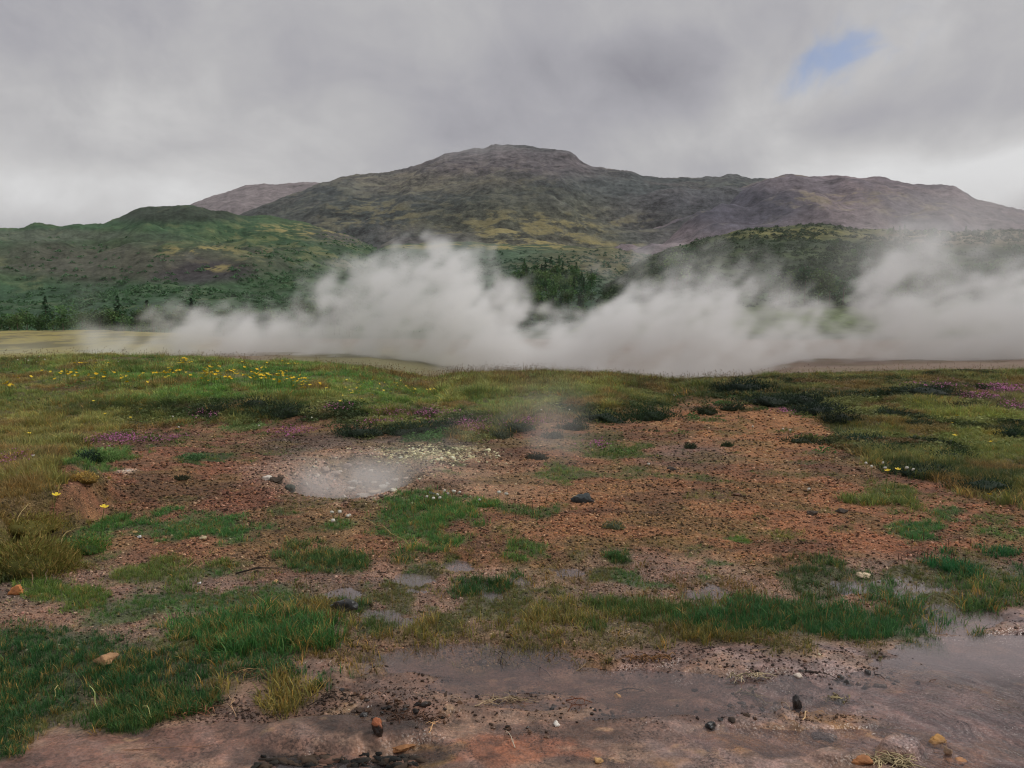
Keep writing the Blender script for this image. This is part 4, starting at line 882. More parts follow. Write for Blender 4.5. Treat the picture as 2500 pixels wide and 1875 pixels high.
for px, py, s, lab in [(128, 1210, 1.5, 'single yellow flower on a bent stalk left of the dirt patch'), (245, 1247, 1.5, 'single yellow flower above the green tuft at the edge of the dirt'), (350, 1000, 1.2, 'lone pale yellow flower on a tall stem above the thyme'), (315, 1021, 1.1, 'lone yellow flower low in the grass left of the tall stem'),
                       (255, 1011, 1.1, 'lone yellow flower in olive grass on the left bank'), (438, 1050, 1.1, 'small yellow flower above the purple thyme patch'), (68, 1062, 1.2, 'yellowish flower in brown grass near the left edge'), (225, 980, 1.1, 'yellow flower pair member in dark grass on the left bank'),
                       (2322, 1067, 1.3, 'yellow flower on the mossy right bank, lower of two'), (2340, 1018, 1.4, 'bright yellow flower high on the mossy right bank'), (2322, 1034, 1.0, 'pale yellow flower just under the bright one on the right bank'), (2415, 1080, 1.0, 'small yellow flower on the far right of the bank'),
                       (2162, 1152, 1.3, 'left yellow flower over the seed tuft by the right bank'), (2181, 1150, 1.3, 'right yellow flower over the seed tuft by the right bank'), (2420, 1212, 1.1, 'small yellow flower on the soil below the right bank')]:
    put('yellow_flower', YEL[0], px, py, .17, s, lab, 'flower', None)
for lst, lab, g in [([(1047, 1217), (1064, 1212), (1078, 1219), (1085, 1203), (1103, 1204), (1112, 1207), (1118, 1208), (1056, 1222), (1170, 1224), (1100, 1209)], 'white clover head above the green tuft right of the steaming pit', 'white clover by the steaming pit'),
                    ([(814, 1256), (828, 1257), (848, 1266), (818, 1276), (857, 1262)], 'white clover head around the small tuft in the dirt', 'white clover around the small tuft'),
                    ([(2115, 1135), (2127, 1143), (2155, 1135), (2157, 1146), (2218, 1147), (2225, 1151)], 'white clover head at the lower edge of the right bank', 'white clover at the right bank'),
                    ([(1913, 1050), (1932, 1054), (1836, 1045), (1646, 967)], 'white clover head on the orange soil near the right bank', 'white clover on the orange soil'),
                    ([(436, 1047), (637, 1042), (763, 1022), (420, 1020), (1390, 1003), (1320, 1003)], 'small white flower in the low plants of the bank', 'white flowers on the bank'),
                    ([(75, 1118), (1590, 1138), (1970, 1200), (1240, 1211), (1215, 1208)], 'small white flower scattered on bare ground', 'white flowers on bare ground'),
                    ([(60, 878), (68, 882), (95, 872), (45, 880), (110, 880), (90, 885), (290, 885)], 'pale flower on the misty left bank', 'pale flowers on the left bank')]:
    for px, py in lst: put('white_flower', random.choice(WHT), px, py, .08, random.uniform(.85, 1.15), lab, 'flower', g)
# creeping thyme mats
THY = mat_tone('thyme_blossom', .7, .2, .2, 20, 0)
def thyme(px, py, rx, ry, n, label, col=(142, 84, 118)):
    x, y, z = at(px, py); m = MB(); rr = np.random.default_rng(int(px + py))
    X, Y = [], []
    while len(X) < n:
        a = px + rr.normal(0, rx * .5); b = py + rr.normal(0, ry * .5); q = at(a, b) if len(X) < 40 else None
        if q is None:
            k = rr.integers(0, 40); X.append(X[k] + rr.normal(0, .09)); Y.append(Y[k] + rr.normal(0, .14))
        else: X.append(q[0]); Y.append(q[1])
    X = np.array(X); Y = np.array(Y); Z = height(X, Y) + rr.uniform(.02, .075, n)
    for i in range(n):
        s = rr.uniform(.007, .013) * max(y / 12, .6); v, f = ICO1; t = rr.uniform(.6, 1.25)
        c = np.array(alb(*col)) * t if rr.uniform() < .6 else np.array(alb(82, 62, 58))
        a = rr.uniform(0, 6.28); d = np.array([math.cos(a), math.sin(a), .3]) * s; e = np.array([-math.sin(a), math.cos(a), .5]) * s
        p = np.array([X[i] - x, Y[i] - y, Z[i] - z]); m.add([p - d, p - e, p + d, p + e, p + (0, 0, s * 1.2)], [(0, 1, 4), (1, 2, 4), (2, 3, 4), (3, 0, 4)], c)
    tag(link('thyme_patch', m.mesh('thyme_patch', THY), None, (x, y, z)), label, 'flower patch')
for a in [(290, 1076, 90, 8, 620, 'purple thyme mat in front of the moss on the left bank'), (715, 1058, 40, 9, 260, 'pink thyme mat at the top edge of the mossy crust'), (505, 1015, 30, 6, 120, 'thin purple thyme mat under the dark grass on the left'), (970, 1010, 45, 6, 420, 'bright magenta thyme mat on the dark heath, topmost of the middle ones'),
          (1040, 1014, 60, 7, 420, 'magenta thyme mat just right of the brightest one'), (1130, 1040, 60, 9, 320, 'thin magenta thyme mat on dark heath left of the rising wisp'), (1250, 1033, 70, 9, 380, 'long pink thyme mat at the edge of bare soil'), (940, 1036, 60, 5, 160, 'small pink thyme mat low on the dark heath above the pit'),
          (1160, 1050, 60, 5, 200, 'low pink thyme streak below the dark heath'), (2450, 955, 70, 16, 900, 'large magenta thyme mat on the crest at the far right'), (2400, 972, 50, 6, 420, 'bright pink thyme streak below the large mat on the right'), (2480, 995, 50, 10, 300, 'dull pink thyme mat at the right edge'),
          (1915, 1008, 12, 4, 70, 'tiny pink thyme mat beside the dark heath on orange soil'), (1462, 1090, 18, 6, 90, 'small pink thyme mat on the green hummock in the dirt'), (20, 1133, 30, 9, 160, 'reddish thyme mat in brown grass at the left edge'), (420, 1076, 25, 6, 110, 'small purple thyme mat right of the large left one'),
          (830, 1000, 40, 5, 120, 'dull pink thyme mat in the bright grass'), (2300, 945, 60, 8, 240, 'faint purple thyme mat on the misty right crest')]:
    thyme(*a)

# ------------------------------------------------------------------ rocks, stones, clods
M_ROCK = mat_tone('rock_surface', .8, .35, .45, 14, .7, .02); M_WETROCK = mat_tone('wet_rock_surface', .35, .5, .5, 16, .8, .02)
ROCKN = [0]
def rock(name, px, py, wpx, hpx, col, label, cat='rock', deep=1.0, mat=None, rough=.42, tilt=0., sink=.33, cap=None, group=None, facet=.8):
    x, y, z = at(px, py); ROCKN[0] += 1; s = y / F; w = wpx * s / 2; h = hpx * s / 2
    v, f = stone(500 + ROCKN[0] * 3, (w, w * deep, h * 1.15), rough, ICO4 if wpx > 26 else ICO3, facet)
    t = 1 + .35 * noise3(v / w, 3, ROCKN[0]); c = np.array(alb(*col))[None, :] * t[:, None]
    if cap is not None:
        k = sstep(h * .35, h * .6, v[:, 2] + .2 * h * noise3(v / w, 4, 3)); c = c + (np.array(alb(*cap)) - c) * k[:, None]
    m = MB(); m.add(v, f, c); o = link(name, m.mesh(name, mat or M_ROCK, True), None, (x, y + w * deep * .3, z + h * (1 - sink * 2) ))
    o.rotation_euler = (0, tilt, random.uniform(-.4, .4)); return tag(o, label, cat, group)
rock('boulder', 1420, 1226, 44, 30, (52, 56, 56), 'dark grey boulder on the dirt right of the pit', 'rock')
rock('stone', 1446, 1226, 18, 9, (50, 42, 38), 'small dark stone touching the grey boulder', 'stone')
rock('stone', 1052, 1207, 20, 10, (62, 66, 64), 'dark flat stone between the pit and the clover', 'stone')
rock('stone', 706, 1200, 30, 20, (58, 62, 54), 'dark mossy stone on the left rim of the pit', 'stone')
rock('stone', 650, 1172, 26, 14, (168, 160, 150), 'pale rounded stone left above the pit', 'stone')
rock('stone', 672, 1176, 44, 16, (60, 50, 40), 'dark clod right of the pale stone above the pit', 'stone')
for px, py, w, h, c, lab in [(862, 1184, 24, 16, (176, 168, 158), 'pale round stone deep in the steaming pit, upper one'), (855, 1197, 20, 12, (174, 166, 156), 'pale round stone in the pit, lower one in the mist'), (934, 1194, 22, 12, (196, 190, 180), 'white stone on the right side of the pit'), (957, 1200, 24, 8, (180, 174, 160), 'flat white stone at the right edge of the pit'),
                             (884, 1212, 30, 10, (166, 156, 146), 'flat pale stone at the front lip of the pit'), (915, 1205, 30, 10, (176, 160, 140), 'tan stone among the white stones of the pit'), (948, 1184, 12, 8, (200, 196, 186), 'small white pebble behind the white stones'), (930, 1214, 18, 8, (84, 74, 66), 'dark stone at the front right lip of the pit'),
                             (838, 1214, 14, 8, (190, 180, 170), 'small pale stone at the front left of the pit'), (820, 1160, 26, 12, (150, 134, 122), 'tan stone at the back wall of the pit'), (850, 1140, 22, 10, (140, 124, 114), 'brownish stone under the crust behind the pit'), (790, 1152, 26, 12, (136, 120, 108), 'brown stone on the back left wall of the pit')]:
    rock('stone', px, py, w, h, c, lab, 'stone', sink=.2)
random.seed(9)
for i in range(26):
    a = random.uniform(0, 6.28); px = 870 + 150 * math.cos(a) * random.uniform(.2, 1); py = 1168 + 42 * math.sin(a) * random.uniform(.2, 1)
    rock('pebble', px, py, random.uniform(7, 18), random.uniform(5, 10), random.choice([(170, 154, 140), (150, 130, 116), (190, 180, 166), (120, 104, 94)]), 'rounded pebble in the steaming pit', 'pebble', group='pebbles in the pit', rough=.2)
for i in range(24):
    px = random.gauss(1050, 75); py = random.gauss(1115, 11)
    rock('pebble', px, py, random.uniform(7, 15), random.uniform(4, 8), random.choice([(196, 188, 150), (206, 198, 168), (170, 160, 120)]), 'yellowish white mineral lump on the dark ground above the pit', 'pebble', group='mineral lumps above the pit')
rock('stone', 37, 1452, 52, 22, (168, 110, 66), 'orange slab of stone lying in the hollow at the left edge', 'stone', .5, tilt=-.35, sink=.1)
rock('stone', 255, 1625, 56, 30, (140, 108, 78), 'brown clod showing in the lush grass on the left', 'stone', sink=.1)
rock('boulder', 835, 1500, 80, 38, (48, 48, 48), 'black rock sunk in the wet grass', 'rock', .6, M_WETROCK, rough=.34, sink=.1)
rock('stone', 2110, 1408, 34, 13, (186, 166, 140), 'pale flat stone beside the right puddle', 'stone')
rock('stone', 922, 1795, 38, 46, (40, 32, 28), 'black stone with an orange top on the mud', 'stone', .8, M_WETROCK, cap=(140, 82, 52), sink=.15, rough=.18)
rock('clod', 1946, 1738, 28, 42, (34, 30, 28), 'upright black clod at the edge of the stream', 'clod', .7, M_WETROCK, sink=.12)
rock('clod', 1735, 1778, 34, 24, (34, 34, 34), 'black clod on the mud below the root tangle', 'clod', .8, M_WETROCK)
rock('clod', 1180, 1622, 24, 14, (56, 42, 32), 'brown clod in the shallow pool', 'clod', mat=M_WETROCK)
rock('stone', 1506, 1703, 20, 14, (190, 150, 90), 'orange yellow stone beside twigs on the mud', 'stone')
rock('stone', 1358, 1772, 20, 15, (188, 182, 172), 'smooth white pebble on the mud', 'pebble')
rock('stone', 1462, 1860, 26, 13, (160, 126, 84), 'ochre stone at the bottom of the mud', 'stone')
rock('stone', 1950, 1655, 22, 12, (176, 164, 150), 'pale stone lying on the mud above the root tangle', 'stone')
rock('clod', 2118, 1648, 20, 16, (40, 36, 34), 'black clod left end of a line on the mud bar', 'clod', mat=M_WETROCK)
rock('clod', 2053, 1658, 20, 12, (44, 40, 36), 'dark clod on the mud left of the twin clods', 'clod', mat=M_WETROCK)
rock('clod', 2070, 1672, 22, 16, (40, 36, 32), 'dark clod at the end of the washed up line', 'clod', mat=M_WETROCK)
rock('clod', 2148, 1678, 36, 14, (58, 50, 42), 'long brown clod in the current', 'clod', .6, M_WETROCK)
rock('clod', 2243, 1671, 16, 8, (40, 36, 36), 'small dark clod at the edge of the mud bar', 'clod', mat=M_WETROCK)
rock('clod', 2052, 1718, 30, 16, (52, 48, 44), 'dark clod with roots in the stream', 'clod', mat=M_WETROCK)
rock('stone', 2010, 1800, 60, 12, (78, 72, 70), 'grey wet stone among the orange mud', 'stone', .7, M_WETROCK, sink=.3)
rock('stone', 2290, 1822, 56, 30, (136, 104, 70), 'orange crusted rock standing in the stream', 'rock', .7, M_ROCK, cap=(160, 120, 70), sink=.18)
rock('stone', 2316, 1846, 22, 26, (130, 108, 88), 'narrow tan rock against the orange crusted one', 'rock', .7, sink=.18)
rock('stone', 2105, 1862, 66, 20, (142, 96, 62), 'orange lump of crust by the dead roots', 'stone', .7, sink=.3)
rock('stone', 2340, 1865, 50, 14, (136, 98, 68), 'orange mud lump at the bottom right', 'stone', .8, sink=.3)
rock('clod', 1990, 1745, 56, 12, (146, 112, 70), 'yellow ochre crust right of the upright clod', 'clod', .8, sink=.3)
rock('stone', 985, 1830, 66, 12, (120, 84, 54), 'orange edged ledge of crust at the bottom', 'stone', .5, sink=.15)
rock('stone', 340, 1312, 12, 7, (200, 196, 190), 'white pebble below the long green tuft', 'pebble')
rock('stone', 330, 1302, 20, 8, (150, 124, 84), 'ochre stone below the long green tuft', 'stone')
rock('stone', 380, 1330, 14, 8, (150, 124, 90), 'tan pebble in the dirt below the long green tuft', 'pebble')
rock('stone', 495, 1315, 20, 8, (150, 138, 110), 'tan stone under the right end of the long green tuft', 'stone')
rock('stone', 486, 1425, 12, 7, (210, 206, 196), 'white pebble in grass left of the stick', 'pebble')
rock('stone', 672, 1421, 12, 8, (180, 140, 100), 'orange pebble right of the stick', 'pebble')
rock('stone', 2060, 1250, 30, 9, (52, 44, 36), 'dark stone on orange soil right of the middle', 'stone')
rock('stone', 1985, 1256, 34, 10, (58, 48, 40), 'flat dark stone in the middle of the orange soil', 'stone')
rock('stone', 1800, 1210, 26, 10, (92, 68, 54), 'brown stone on the soil below the grey patch', 'stone')
rock('stone', 1640, 1148, 22, 10, (60, 54, 48), 'dark stone on the grey patch', 'stone')
# peeling black crust ledge at the very bottom
def crust():
    rr = np.random.default_rng(77)
    for i in range(120):
        px = 640 + rr.uniform(0, 400); py = 1862 + rr.uniform(-18, 22) - 8 * math.sin(px * .035)
        x, y, z = at(px, py); k = rr.integers(7, 11); a = np.sort(rr.uniform(0, 6.28, k)); w = rr.uniform(.012, .05); r = w * rr.uniform(.5, 1.2, k); th = rr.uniform(.004, .010)
        ring = np.stack([r * np.cos(a), r * np.sin(a) * .45, rr.normal(0, .003, k)], 1); V = np.concatenate([ring, ring * (1.1, 1.1, 1) - (0, 0, th), [[0, 0, .003]], [[0, 0, -th]]])
        f = [(q, (q + 1) % k, 2 * k) for q in range(k)] + [(k + q, (k + (q + 1) % k), (q + 1) % k) for q in range(k)] + [(k + q, (q + 1) % k, q) for q in range(k)]
        m = MB(); m.add(V, f, alb(*[(36, 34, 30), (46, 40, 34), (26, 26, 24), (96, 72, 60), (60, 48, 38)][rr.integers(0, 5)]))
        o = link('crust_flake', m.mesh('crust_flake', M_ROCK, False), None, (x, y, z + rr.uniform(-.002, .007))); o.rotation_euler = (rr.uniform(-.18, .22), rr.uniform(-.12, .12), rr.uniform(-.35, .35) + rr.integers(0, 2) * math.pi)
        tag(o, 'black flake of the broken crust ledge at the bottom edge', 'crust flake', 'flakes of the black crust ledge')
crust()

# clods and bits washed together on the mud
random.seed(77)
for (x0, y0, x1, y1, n_, w0, w1_), lab, grp in [((1960, 1636, 2110, 1676, 13, 7, 20), 'dark clod in the washed up line on the mud above the stream', 'clods of the washed up line'), ((2125, 1648, 2200, 1672, 6, 6, 14), 'dark clod trailing off the black clod on the mud bar', 'clods on the mud bar'),
        ((640, 1655, 760, 1690, 14, 7, 18), 'dark clod where the left grass meets the mud', 'clods by the left grass'), ((800, 1680, 900, 1710, 10, 8, 22), 'black clod in the debris left of the middle of the mud', 'clods left of the black stone'), ((870, 1715, 1120, 1775, 34, 7, 24), 'dark clod in the heap of litter behind the black stone', 'clods behind the black stone'),
        ((1640, 1690, 1920, 1765, 24, 7, 20), 'dark clod caught in the root tangle by the stream', 'clods in the root tangle'), ((1180, 1770, 1330, 1800, 12, 7, 16), 'dark clod on the mud left of the white pebble', 'clods left of the white pebble'), ((1150, 1700, 1500, 1745, 16, 6, 15), 'brown crumb on the mud in front of the pool', 'crumbs in front of the pool'),
        ((1700, 1585, 2200, 1625, 26, 5, 12), 'small dark crumb on the bare strip below the lush grass', 'crumbs below the lush grass')]:
    for k in range(n_):
        t = random.random(); rock('clod', x0 + (x1 - x0) * t + random.gauss(0, 8), y0 + (y1 - y0) * (t if x1 - x0 < 400 and y1 - y0 < 60 else random.random()) + random.gauss(0, 5), random.uniform(w0, w1_), random.uniform(w0, w1_) * .55,
            random.choice([(44, 36, 30), (34, 30, 28), (60, 46, 36), (84, 62, 46)]), lab, 'clod', group=grp, mat=M_WETROCK if k % 2 else M_ROCK)

# ------------------------------------------------------------------ low heath bushes
M_HEATH = mat_leaf('heath_leaves', .2)
def heath(px, py, wpx, hpx, col, label, dry=0., n_=420):
    x, y, z = at(px, py); sc = y / F; rr = np.random.default_rng(int(px * 3 + py)); w = wpx * sc / 2; h = hpx * sc; m = MB(); m2 = MB()
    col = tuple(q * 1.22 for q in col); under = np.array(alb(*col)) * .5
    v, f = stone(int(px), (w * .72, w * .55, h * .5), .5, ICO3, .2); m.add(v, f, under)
    px1 = y / 803.; wl = max(.0035, px1 * .55); L = max(h * .17, px1 * 1.8)
    for _ in range(int(n_ * 1.7)):
        a = rr.uniform(0, 6.28); el = math.asin(rr.uniform(0, 1) ** 1.3); k = rr.uniform(.7, 1.15) * (1 + .22 * math.sin(3 * a + px) + .12 * math.sin(7 * a + py))
        p = np.array([w * math.cos(a) * math.cos(el) * k, w * .75 * math.sin(a) * math.cos(el) * k, h * (math.sin(el) * .72 * k + .02)])
        d = np.array([math.cos(a) * .5, math.sin(a) * .5, .8]) + rr.normal(0, .35, 3); d /= np.linalg.norm(d); s_ = np.cross(d, rr.normal(size=3)); s_ /= np.linalg.norm(s_); l = L * rr.uniform(.6, 1.6)
        t = rr.uniform(.55, 1.6); c = np.array(alb(*col)) * t if rr.uniform() > dry else np.array(alb(134, 116, 66)) * t
        m2.add([p - s_ * wl, p + s_ * wl, p + d * l], [(0, 1, 2)], c)
    e = bpy.data.objects.new('heath_bush', None); COL.objects.link(e); e.location = (x, y, z); tag(e, label, 'bush', 'low heath bushes' if False else None)
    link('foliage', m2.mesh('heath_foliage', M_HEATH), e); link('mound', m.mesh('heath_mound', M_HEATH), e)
for a in [(60, 1390, 250, 84, (88, 88, 44), 'big brown green tussock overhanging the hollow at the left edge', .4, 3200), (205, 1345, 120, 44, (64, 88, 42), 'green bushy tuft right of the big tussock on the left', .2, 700), (60, 1290, 200, 46, (96, 92, 48), 'olive tussock above the big one on the left edge', .45, 1500),
          (218, 1128, 60, 34, (40, 56, 44), 'dark round bush left of the pale green herb on the left bank', 0, 500), (262, 1126, 56, 40, (88, 112, 66), 'pale green leafy herb beside the dark bush on the left bank', 0, 400), (205, 1172, 66, 24, (120, 98, 52), 'small golden tuft at the left end of the dirt', .5, 350),
          (620, 1000, 150, 34, (38, 48, 32), 'long dark heath mound below the brightest yellow flowers', 0, 700), (700, 1012, 120, 34, (36, 46, 32), 'dark heath mound right of the long dark mound', 0, 600), (520, 1005, 90, 26, (44, 52, 34), 'dark heath mound left of the long dark mound', .1, 450),
          (880, 1062, 130, 30, (36, 46, 34), 'black green heath mound right above the crust of the pit', 0, 600), (1000, 1058, 130, 34, (38, 50, 36), 'dark heath mound among magenta thyme', 0, 600), (1080, 1048, 90, 28, (36, 48, 36), 'dark heath mound under the rising wisp', 0, 400), (1270, 1052, 60, 24, (48, 56, 46), 'grey green heath tuft in thin steam', 0, 300),
          (1225, 1070, 50, 24, (60, 66, 52), 'small faded heath tuft at the edge of the wisp', 0, 250), (1350, 1070, 50, 22, (54, 58, 48), 'small dark heath tuft on bare soil right of the wisp', 0, 250), (1400, 1048, 70, 26, (40, 50, 36), 'round dark heath bush at the edge of the orange soil', 0, 400), (1310, 1120, 46, 16, (58, 60, 50), 'tiny heath tuft in the middle of the bare soil', 0, 220),
          (1480, 1030, 130, 34, (36, 50, 34), 'dark heath mound left end of the shaded edge under tall grass', 0, 600), (1590, 1020, 120, 32, (34, 48, 32), 'dark heath mound right end of the shaded edge under tall grass', 0, 600), (1720, 1008, 60, 18, (42, 50, 34), 'low dark heath patch on top of the orange soil', 0, 300),
          (1790, 1000, 60, 20, (40, 48, 34), 'low dark heath patch right of the one on the orange soil', 0, 300), (1820, 955, 130, 38, (32, 44, 34), 'dark bush standing on the crest right of the middle', 0, 600), (1870, 985, 130, 30, (36, 46, 36), 'dark heath mound below the crest bush', 0, 500), (1960, 985, 120, 34, (34, 44, 34), 'dark heath mound right of the crest bush', 0, 500),
          (2000, 1010, 120, 36, (32, 42, 34), 'blackish heath mound beside the tiny pink thyme', 0, 600), (2050, 1030, 90, 30, (34, 42, 32), 'blackish heath mound at the right corner of the orange soil', 0, 500), (2100, 1080, 110, 30, (40, 54, 40), 'green black heath tongue reaching down the slope', 0, 450), (2150, 1105, 130, 30, (42, 56, 40), 'heath mound at the end of the dark tongue', 0, 500),
          (2170, 1015, 80, 26, (36, 46, 34), 'dark heath spot in the yellow green moss', 0, 350), (2260, 965, 140, 30, (38, 46, 38), 'dark heath on the misty crest left of the thyme', 0, 500), (2350, 1000, 120, 24, (40, 46, 36), 'dark heath streak below the large thyme mat', 0, 400), (2240, 1040, 70, 22, (44, 54, 38), 'small dark heath bush in the moss, middle of the right bank', 0, 300),
          (2250, 1160, 150, 34, (38, 50, 38), 'dark heath mound at the lower edge of the right bank', 0, 600), (2330, 1120, 110, 28, (40, 54, 36), 'dark green heath above the lower edge of the right bank', 0, 450), (2470, 1070, 60, 34, (34, 48, 34), 'dark bush at the right edge of the bank', 0, 350), (2400, 1195, 140, 32, (36, 50, 36), 'dark heath at the low right end of the bank', 0, 500),
          (1960, 1080, 80, 16, (46, 52, 36), 'flat dark heath patch on the orange soil by the right bank', 0, 300), (1685, 1095, 26, 16, (48, 56, 42), 'tiny dark bush on the grey patch', 0, 160), (1775, 1090, 26, 12, (50, 58, 40), 'tiny dark bush right of the grey patch', 0, 160), (1500, 1362, 44, 20, (52, 74, 42), 'small green bush in the wet ground right of the middle', 0, 250),
          (1500, 1290, 50, 22, (76, 82, 62), 'small grey green moss clump on the soil', .2, 250), (470, 1120, 60, 14, (56, 78, 50), 'low green cushion on the dirt left of the pit', 0, 260), (445, 1170, 40, 10, (52, 54, 40), 'tiny dark cushion on the dirt left of the pit', 0, 160)]:
    heath(*a)

# ------------------------------------------------------------------ twigs, roots, straws
M_WOOD = mat_tone('dry_twig', .8, .25, .4, 60, .3, .003)
def tube_into(m, pts, r0, r1, col, k=5):
    pts = np.array(pts, float); n = len(pts); v = []; f = []
    for i in range(n):
        d = pts[min(i + 1, n - 1)] - pts[max(i - 1, 0)]; d /= np.linalg.norm(d) + 1e-9; a = np.cross(d, (0, 0, 1)); a = a / (np.linalg.norm(a) + 1e-9) if np.linalg.norm(a) > 1e-4 else np.array([1., 0, 0]); b = np.cross(d, a)
        r = r0 + (r1 - r0) * i / (n - 1)
        for j in range(k): v.append(pts[i] + r * (a * math.cos(j * 2 * math.pi / k) + b * math.sin(j * 2 * math.pi / k)))
        if i:
            for j in range(k): f.append(((i - 1) * k + j, (i - 1) * k + (j + 1) % k, i * k + (j + 1) % k, i * k + j))
    m.add(v, f, col)
def twig(p0, p1, wpx, col, label, branches=0, arch=.015, group=None, name='twig'):
    rr = np.random.default_rng(int(p0[0] * 7 + p0[1])); a = np.array(at(*p0)); b = np.array(at(*p1)); r = wpx * a[1] / F / 2; m = MB(); k = 7
    L = np.linalg.norm(b - a); pts = []
    for i in range(k):
        t = i / (k - 1); p = a + (b - a) * t + np.array([0, 0, r * .8 + arch * math.sin(math.pi * t)]) + rr.normal(0, L * .025, 3) * (1, 1, .3); pts.append(p - a)
    tube_into(m, pts, r, r * .5, alb(*col))
    for _ in range(branches):
        i = rr.integers(1, k - 1); d = rr.normal(size=3) * (1, 1, .25); d /= np.linalg.norm(d); l = L * rr.uniform(.2, .45)
        tube_into(m, [pts[i], pts[i] + d * l * .5 + (0, 0, .008), pts[i] + d * l], r * .6, r * .25, alb(*col))
    return tag(link(name, m.mesh(name, M_WOOD, True), None, tuple(a)), label, 'twig', group)
twig((575, 1402), (680, 1388), 5, (40, 34, 30), 'thin black stick lying left of the green tussock', 1)
twig((450, 1390), (540, 1345), 2.5, (140, 112, 80), 'bent tan straw arching over the dirt on the left')
twig((1400, 1645), (1455, 1615), 3, (120, 100, 76), 'tan twig leaning into the shallow pool', 2)
twig((1225, 1640), (1220, 1600), 2.5, (30, 28, 26), 'black spiky twig standing in the pool', 6, .05)
twig((1270, 1612), (1345, 1655), 2.5, (34, 28, 24), 'thin black sprig beside the spiky twig in the pool', 4)
twig((1500, 1692), (1575, 1688), 4, (62, 46, 36), 'dark twig above the orange yellow stone', 3)
twig((1570, 1682), (1606, 1695), 3, (170, 156, 136), 'pale twig right of the dark twig on the mud', 0)
twig((1185, 1720), (1265, 1706), 3, (160, 142, 112), 'pale dry root across the mud, upper one', 3)
twig((1160, 1725), (1215, 1722), 4, (156, 136, 108), 'pale dry root across the mud, left one', 4)
twig((1380, 1712), (1450, 1718), 3.5, (104, 64, 44), 'reddish twig in the debris on the mud', 4)
twig((1385, 1738), (1420, 1722), 3, (80, 48, 34), 'dark red twig below the reddish one', 3)
twig((1255, 1830), (1235, 1785), 3, (172, 160, 140), 'short pale root on the mud above the orange patch', 2)
twig((1050, 1790), (1065, 1770), 3, (190, 152, 110), 'tuft of pale straw beside the black stone', 7, .02)
twig((1905, 1715), (1935, 1740), 2.5, (140, 120, 100), 'thin straw left of the upright clod', 0)
twig((1925, 1690), (1935, 1712), 2.5, (150, 140, 124), 'thin pale straw above the upright clod', 0)
twig((1960, 1760), (1972, 1738), 3, (190, 160, 120), 'short tan straw against the ochre crust', 0)
twig((1800, 1560), (1900, 1572), 3, (120, 92, 70), 'brown twig on the mud below the lush grass', 1)
twig((1960, 1640), (2060, 1665), 3, (50, 40, 34), 'dark twig in the washed up line on the mud', 3)
twig((2130, 1650), (2165, 1665), 3, (40, 34, 32), 'black root trailing from the clod on the mud bar', 1)
twig((2265, 1675), (2290, 1660), 2.5, (80, 60, 50), 'thin brown twig at the edge of the mud bar', 0)
twig((880, 1270), (1010, 1340), 2, (150, 130, 90), 'long thin straw across the green tussock', 0, .05)
twig((600, 1600), (680, 1575), 2.5, (150, 126, 84), 'pale straw at the edge of the grass and mud', 1)
twig((560, 1700), (575, 1760), 2.5, (160, 130, 100), 'straw hanging over the mud from the grass', 2)
twig((700, 1680), (720, 1745), 2.5, (120, 90, 70), 'thin twig across the dark debris on the left mud', 1)
twig((300, 1830), (520, 1822), 2.5, (130, 100, 80), 'very long thin straw lying on the left mud', 0, .004)
twig((840, 1560), (900, 1590), 2.5, (156, 136, 96), 'pale straw in wet grass left of the pool', 0)
twig((215, 1690), (240, 1740), 3, (150, 160, 100), 'pale bent blade in the lush grass, left one', 0, .06)
twig((145, 1685), (133, 1710), 3, (160, 150, 100), 'pale short blade in the lush grass at the left', 0, .04)
twig((340, 1740), (375, 1765), 3, (150, 150, 96), 'pale bent blade in the lush grass, right one', 0, .05)
twig((30, 1300), (75, 1230), 3, (150, 132, 90), 'straw leaning in the tussock at the left edge', 0, .05)
twig((150, 1340), (170, 1300), 2.5, (150, 132, 90), 'thin straw hanging from the tussock', 1, .05)
twig((78, 1430), (75, 1390), 3, (120, 96, 76), 'brown stem under the overhanging tussock', 0, .05)
twig((110, 1430), (118, 1395), 2.5, (110, 90, 76), 'second brown stem under the overhanging tussock', 0, .05)
def tangle(px, py, wpx, dpx, n, col, label, r=.0028, seed=1, slant=0.):
    rr = np.random.default_rng(seed); o3 = np.array(at(px, py)); m = MB(); s = o3[1] / F
    for _ in range(n):
        u = rr.uniform(-.5, .5); a = np.array([u * wpx * s, rr.uniform(-.5, .5) * dpx * s * 3 - slant * u * wpx * s, rr.uniform(.0, .012)]); an = rr.normal(.0, .8) + (math.pi if rr.uniform() < .5 else 0) - slant * .25; l = rr.uniform(.02, .085)
        d = np.array([math.cos(an), math.sin(an), 0]) * l; b = a + d; mid = (a + b) / 2 + (rr.normal(0, .008), rr.normal(0, .008), rr.uniform(.003, .016))
        t = rr.uniform(.15, 1.1); tube_into(m, [a, a * .5 + mid * .5 + (0, 0, .004), mid, mid * .5 + b * .5, b], r * rr.uniform(.6, 1.3), r * .5, np.array(alb(*col)) * t, 4)
    return tag(link('root_tangle', m.mesh('root_tangle', M_WOOD, True), None, tuple(o3)), label, 'roots')
tangle(1830, 1655, 80, 12, 26, (176, 160, 130), 'pale dry root spray on the mud, upper end of the tangle', seed=2)
tangle(1840, 1705, 110, 14, 70, (140, 126, 96), 'brown and pale root tangle in the stream', .0034, 3, 3)
tangle(2180, 1866, 90, 10, 60, (176, 160, 124), 'dead pale grass roots at the bottom of the stream', .003, 4)
tangle(2050, 1712, 50, 10, 26, (150, 136, 100), 'small tangle of roots on the clod in the stream', .003, 5)
tangle(640, 1640, 130, 16, 55, (150, 120, 84), 'dry straw tangle where grass meets the mud', .0022, 6)
